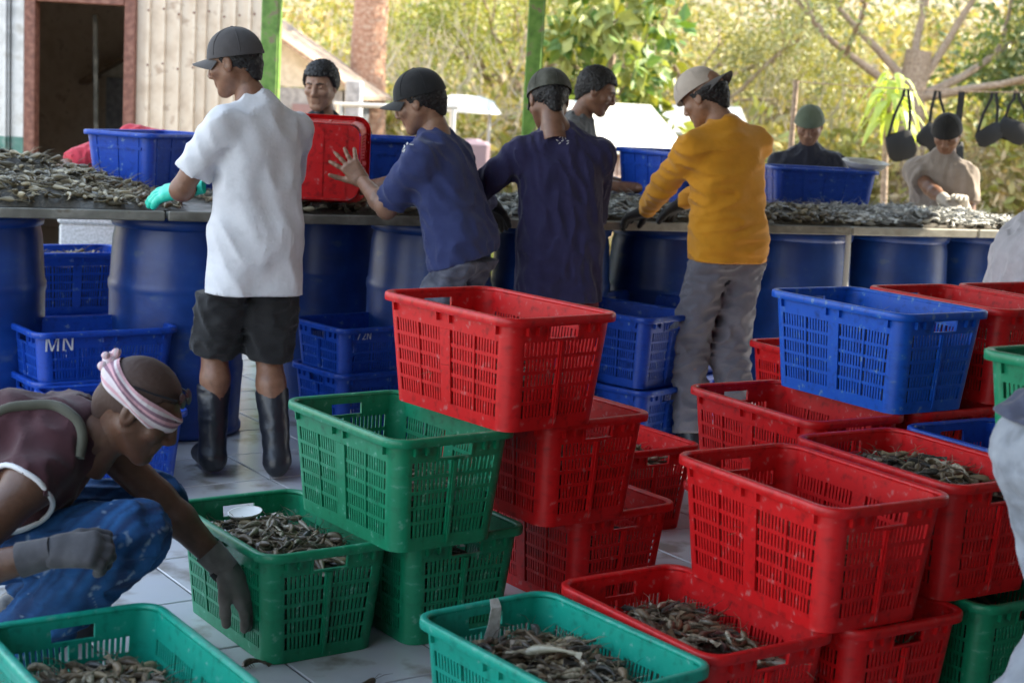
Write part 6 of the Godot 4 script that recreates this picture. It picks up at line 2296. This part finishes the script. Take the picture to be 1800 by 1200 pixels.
func build_huts() -> void:
	M.bright_roof = mat(lin(0.58, 0.55, 0.49), 0.6, noise_tex(0.02, 91, [[0.2, Color(0.9, 0.9, 0.88)], [0.8, Color(1, 1, 1)]]), 1.0)
	M.pink_plank = mat(Color.WHITE, 0.8, noise_tex(0.02, 92, [[0.2, lin(0.42, 0.27, 0.21)], [0.8, lin(0.62, 0.46, 0.38)]]), 1.4)
	M.grey_wall = mat(lin(0.36, 0.38, 0.42), 0.8, noise_tex(0.02, 93, [[0.2, Color(0.8, 0.8, 0.8)], [0.8, Color(1, 1, 1)]]), 1.0)
	M.mauve = mat(lin(0.24, 0.17, 0.19), 0.8)
	# white gable on the left
	var h := thing("white_house", "white gabled house end beside the green corner post", "house", Vector3(-2.8, -0.13, -16.0))
	for s in [0.0, -3.0]:
		var w := Acc.new()
		w.tri(Vector3(-1.6, 1.63, s), Vector3(0.98, 1.63, s), Vector3(-0.31, 2.44, s), Vector3(0, 0, 1 if s == 0.0 else -1))
		part("gable", w.mesh(), M.bright_roof, h)
	var wl := Acc.new()
	wl.box(Vector3(-0.31, 0.81, -1.5), Vector3(2.44, 1.62, 2.99))
	part("wall", wl.mesh(), M.grey_wall, h)
	for s in [-1.0, 1.0]:
		var r := Acc.new()
		var q := [Vector3(-0.31, 2.445, 0.16), Vector3(-0.31 + s * 1.46, 1.53, 0.16), Vector3(-0.31 + s * 1.46, 1.53, -3.2), Vector3(-0.31, 2.445, -3.2)]
		r.hexa([q[0], q[1], q[2], q[3], q[0] + Vector3(0, 0.045, 0), q[1] + Vector3(0, 0.045, 0), q[2] + Vector3(0, 0.045, 0), q[3] + Vector3(0, 0.045, 0)])
		part("roof_slope", r.mesh(), M.bark, h)
	var wn := Acc.new()
	wn.box(Vector3(0.55, 1.15, 0.012), Vector3(0.30, 0.62, 0.02))
	part("shutter", wn.mesh(), M.mauve, h)
	# grey cabinet and rail before it
	var cb := Acc.new()
	cb.bevel_box(Vector3(0, 0.86, 0), Vector3(0.15, 1.72, 0.3), 0.01)
	single("utility_cabinet", cb.mesh(), M.grey_wall, "narrow grey cabinet standing by the reddish tree trunk", "cabinet", "", Vector3(-1.68, -0.13, -15.2))
	var rl := Acc.new()
	rl.tube([Vector3(-1.75, 1.36, -14.2), Vector3(-0.95, 1.38, -14.2), Vector3(-0.62, 1.40, -14.2)], [0.022, 0.022, 0.022], 8)
	for x in [-1.7, -0.66]:
		rl.tube([Vector3(x, -0.13, -14.2), Vector3(x, 1.37, -14.2)], [0.03, 0.03], 8)
	single("rail", rl.mesh(), M.pipe, "thin pale handrail on two uprights beyond the table", "rail")
	# small white canopy
	var c := thing("canopy", "small rounded white canopy on thin uprights beyond the workers", "canopy", Vector3(-0.58, -0.13, -15.0))
	var ca := Acc.new()
	ca.lathe([Vector2(0.36, 1.475), Vector2(0.355, 1.49), Vector2(0.27, 1.60), Vector2(0.14, 1.64), Vector2(0.001, 1.645)], 28, Vector3.ZERO, Basis(), 1.0, 0.8)
	ca.lathe([Vector2(0.001, 1.50), Vector2(0.34, 1.49), Vector2(0.36, 1.475)], 28, Vector3.ZERO, Basis(), 1.0, 0.8)
	part("cover", ca.mesh(), M.bright_roof, c)
	for x in [-0.22, 0.24]:
		var p := Acc.new()
		p.tube([Vector3(x, 0.0, 0), Vector3(x, 1.50, 0)], [0.018, 0.018], 8)
		part("upright", p.mesh(), M.pipe, c)
	var bx := Acc.new()
	bx.bevel_box(Vector3(0, 0.62, 0), Vector3(0.42, 1.20, 0.30), 0.03)
	bx.bevel_box(Vector3(0.05, 1.13, 0.02), Vector3(0.24, 0.22, 0.22), 0.05)
	single("covered_stand", bx.mesh(), M.mauve, "mauve cloth covered stand under the white canopy", "stand", "", Vector3(-0.52, -0.13, -14.6))
	# hut with a white roof and pink planks
	var k := thing("plank_hut", "low hut of pinkish upright planks under a sunlit white roof", "hut", Vector3(0.86, -0.13, -15.2))
	k.rotation.y = 0.55
	for s in [-1.0, 1.0]:
		var r := Acc.new()
		r.hexa([Vector3(-0.62, 1.62, 0), Vector3(0.45, 1.62, 0), Vector3(0.45, 1.18, s * 0.72), Vector3(-0.62, 1.18, s * 0.72), Vector3(-0.62, 1.65, 0), Vector3(0.45, 1.65, 0), Vector3(0.45, 1.21, s * 0.72), Vector3(-0.62, 1.21, s * 0.72)])
		part("roof_slope", r.mesh(), M.bright_roof, k)
	for j in 9:
		var p := Acc.new()
		p.box(Vector3(-0.50, 0.70, -0.56 + 0.14 * j), Vector3(0.025, 1.36 - absf(j - 4.0) * 0.035, 0.122))
		part("plank", p.mesh(), M.pink_plank, k)
	for j in 6:
		var p := Acc.new()
		p.box(Vector3(-0.42 + 0.145 * j, 0.62, 0.62), Vector3(0.128, 1.20, 0.025))
		part("plank", p.mesh(), M.pink_plank, k)
	for q in [[Vector3(-0.53, 0.80, 0), Vector3(0.03, 0.06, 1.24)], [Vector3(-0.06, 0.80, 0.645), Vector3(0.85, 0.06, 0.02)]]:
		var p := Acc.new()
		p.box(q[0], q[1])
		part("crossbar", p.mesh(), M.white_paint, k)
	var k2 := thing("lean_to", "sunlit white lean-to roof behind the plank hut", "lean-to", Vector3(1.75, -0.13, -17.2))
	var r2 := Acc.new()
	r2.hexa([Vector3(-0.7, 1.62, -0.5), Vector3(0.7, 1.66, -0.5), Vector3(0.7, 1.38, 0.5), Vector3(-0.7, 1.34, 0.5), Vector3(-0.7, 1.65, -0.5), Vector3(0.7, 1.69, -0.5), Vector3(0.7, 1.41, 0.5), Vector3(-0.7, 1.37, 0.5)])
	part("roof_slope", r2.mesh(), M.bright_roof, k2)
	for x in [-0.6, 0.6]:
		for z in [-0.42, 0.42]:
			var p := Acc.new()
			p.tube([Vector3(x, 0, z), Vector3(x, 1.37 if z > 0 else 1.62, z)], [0.03, 0.03], 8)
			part("upright", p.mesh(), M.bark, k2)
	# rocks and logs beyond the right end of the table
	var gr := RandomNumberGenerator.new()
	gr.seed = 5
	M.rock = bumped(mat(Color.WHITE, 0.95, noise_tex(0.03, 95, [[0.2, lin(0.20, 0.16, 0.13)], [0.6, lin(0.36, 0.30, 0.25)], [0.85, lin(0.48, 0.42, 0.36)]]), 1.2), bump_tex(0.04, 96, 8.0), 0.8)
	for j in 12:
		var f := Acc.new()
		var rr := gr.randf_range(0.14, 0.30)
		f.lathe([Vector2(0.001, -0.7 * rr), Vector2(rr * 0.8, -0.45 * rr), Vector2(rr, 0.0), Vector2(rr * 0.75, 0.45 * rr), Vector2(rr * 0.35, 0.62 * rr), Vector2(0.001, 0.66 * rr)], 9, Vector3.ZERO, Basis(Vector3(gr.randf(), 0.2, gr.randf()).normalized(), gr.randf_range(-0.5, 0.5)), gr.randf_range(0.8, 1.4), gr.randf_range(0.7, 1.1))
		single("boulder", f.mesh(), M.rock, "rough pale brown boulder on the ground behind the mint capped worker", "boulder", "boulders behind the table", Vector3(1.75 + j * 0.22 + gr.randf_range(-0.1, 0.1), 0.05 + rr * 0.3, -14.6 - gr.randf_range(0.0, 0.9)))
	# cord with black bags
	var cd := Acc.new()
	var cp := []
	var cr := []
	for j in 13:
		var t := j / 12.0
		cp.append(Vector3(lerpf(1.9, 5.4, t), lerpf(1.70, 1.95, t) - 0.10 * sin(PI * t) + 0.03, -11.0))
		cr.append(0.0045)
	cd.tube(cp, cr, 6)
	for x in [1.9, 5.4]:
		cd.tube([Vector3(x, -0.13, -11.0), Vector3(x, 1.74 if x < 3 else 1.99, -11.0)], [0.02, 0.02], 8)
	single("washing_line", cd.mesh(), M.bark, "thin cord strung between two thin poles behind the table end", "line")
	var spec := [[2.68, 0.40, 0.19, 0.19, 0.35, "black bag hung by two straps from the cord over the yellow green leaves"], [2.90, 0.34, 0.20, 0.16, -0.6, "black bag hung by thin straps just behind the black capped worker's head"], [3.07, 0.46, 0.11, 0.20, 0.05, "long dark brown bag hung by a wide strap beside the black capped worker"], [3.30, 0.30, 0.19, 0.12, 0.6, "small angular black bag hung by a single strap on the cord"], [3.46, 0.27, 0.21, 0.15, -0.35, "black bag hung by a wide forked strap at the far end of the cord"]]
	for q in spec:
		var t: float = (q[0] - 1.9) / 3.5
		var top := lerpf(1.70, 1.95, t) - 0.10 * sin(PI * t) + 0.03
		var o := thing("hanging_bag", q[5], "bag", Vector3(q[0], top, -11.0), 0.0)
		var b := Acc.new()
		var bb := Basis(Vector3(0, 0, 1), q[4])
		var cen := Vector3(0, -q[1], 0)
		var rings := [[0.5, 0.30, 0.25], [0.47, 0.46, 0.5], [0.1, 0.50, 0.9], [-0.3, 0.50, 1.05], [-0.47, 0.40, 0.7], [-0.50, 0.2, 0.3]]
		var k0 := b.v.size()
		for rg in rings:
			for e in 12:
				var an := TAU * e / 12.0
				var p := Vector3(rg[1] * q[2] * 1.1 * signf(cos(an)) * pow(absf(cos(an)), 0.4), rg[0] * q[3] * (1.0 + 0.12 * sin(an * 2.0 + q[0] * 9.0)), 0.026 * rg[2] * sin(an))
				b.v.append(cen + bb * p)
				b.n.append((bb * Vector3(cos(an) * 0.6, rg[0], sin(an))).normalized())
		for m in rings.size() - 1:
			for e in 12:
				var a0 := k0 + m * 12 + e
				var a1 := k0 + m * 12 + (e + 1) % 12
				b.i.append_array([a0, a1, a1 + 12, a0, a1 + 12, a0 + 12])
		part("pouch", b.mesh(), M.bag if M.has("bag") else M.black_cloth, o)
		for s in ([-1.0, 1.0] if q[2] > 0.12 else [0.0]):
			var sp := Acc.new()
			var e1: Vector3 = cen + bb * Vector3(s * q[2] * 0.42, q[3] * 0.40, 0)
			var pts := [Vector3(s * 0.012, 0.006, 0.0), Vector3(s * 0.02, -0.05, 0.006), e1.lerp(Vector3(s * 0.015, 0, 0), 0.5) + Vector3(s * 0.008, 0, 0.004), e1]
			for j in 3:
				var wd := 0.011 if q[2] > 0.12 else 0.024
				sp.hexa([pts[j] - Vector3(wd, 0, 0.002), pts[j] + Vector3(wd, 0, -0.002), pts[j + 1] + Vector3(wd, 0, -0.002), pts[j + 1] - Vector3(wd, 0, 0.002), pts[j] - Vector3(wd, 0, -0.002), pts[j] + Vector3(wd, 0, 0.002), pts[j + 1] + Vector3(wd, 0, 0.002), pts[j + 1] - Vector3(wd, 0, -0.002)])
			part("strap", sp.mesh(), M.black_cloth, o)
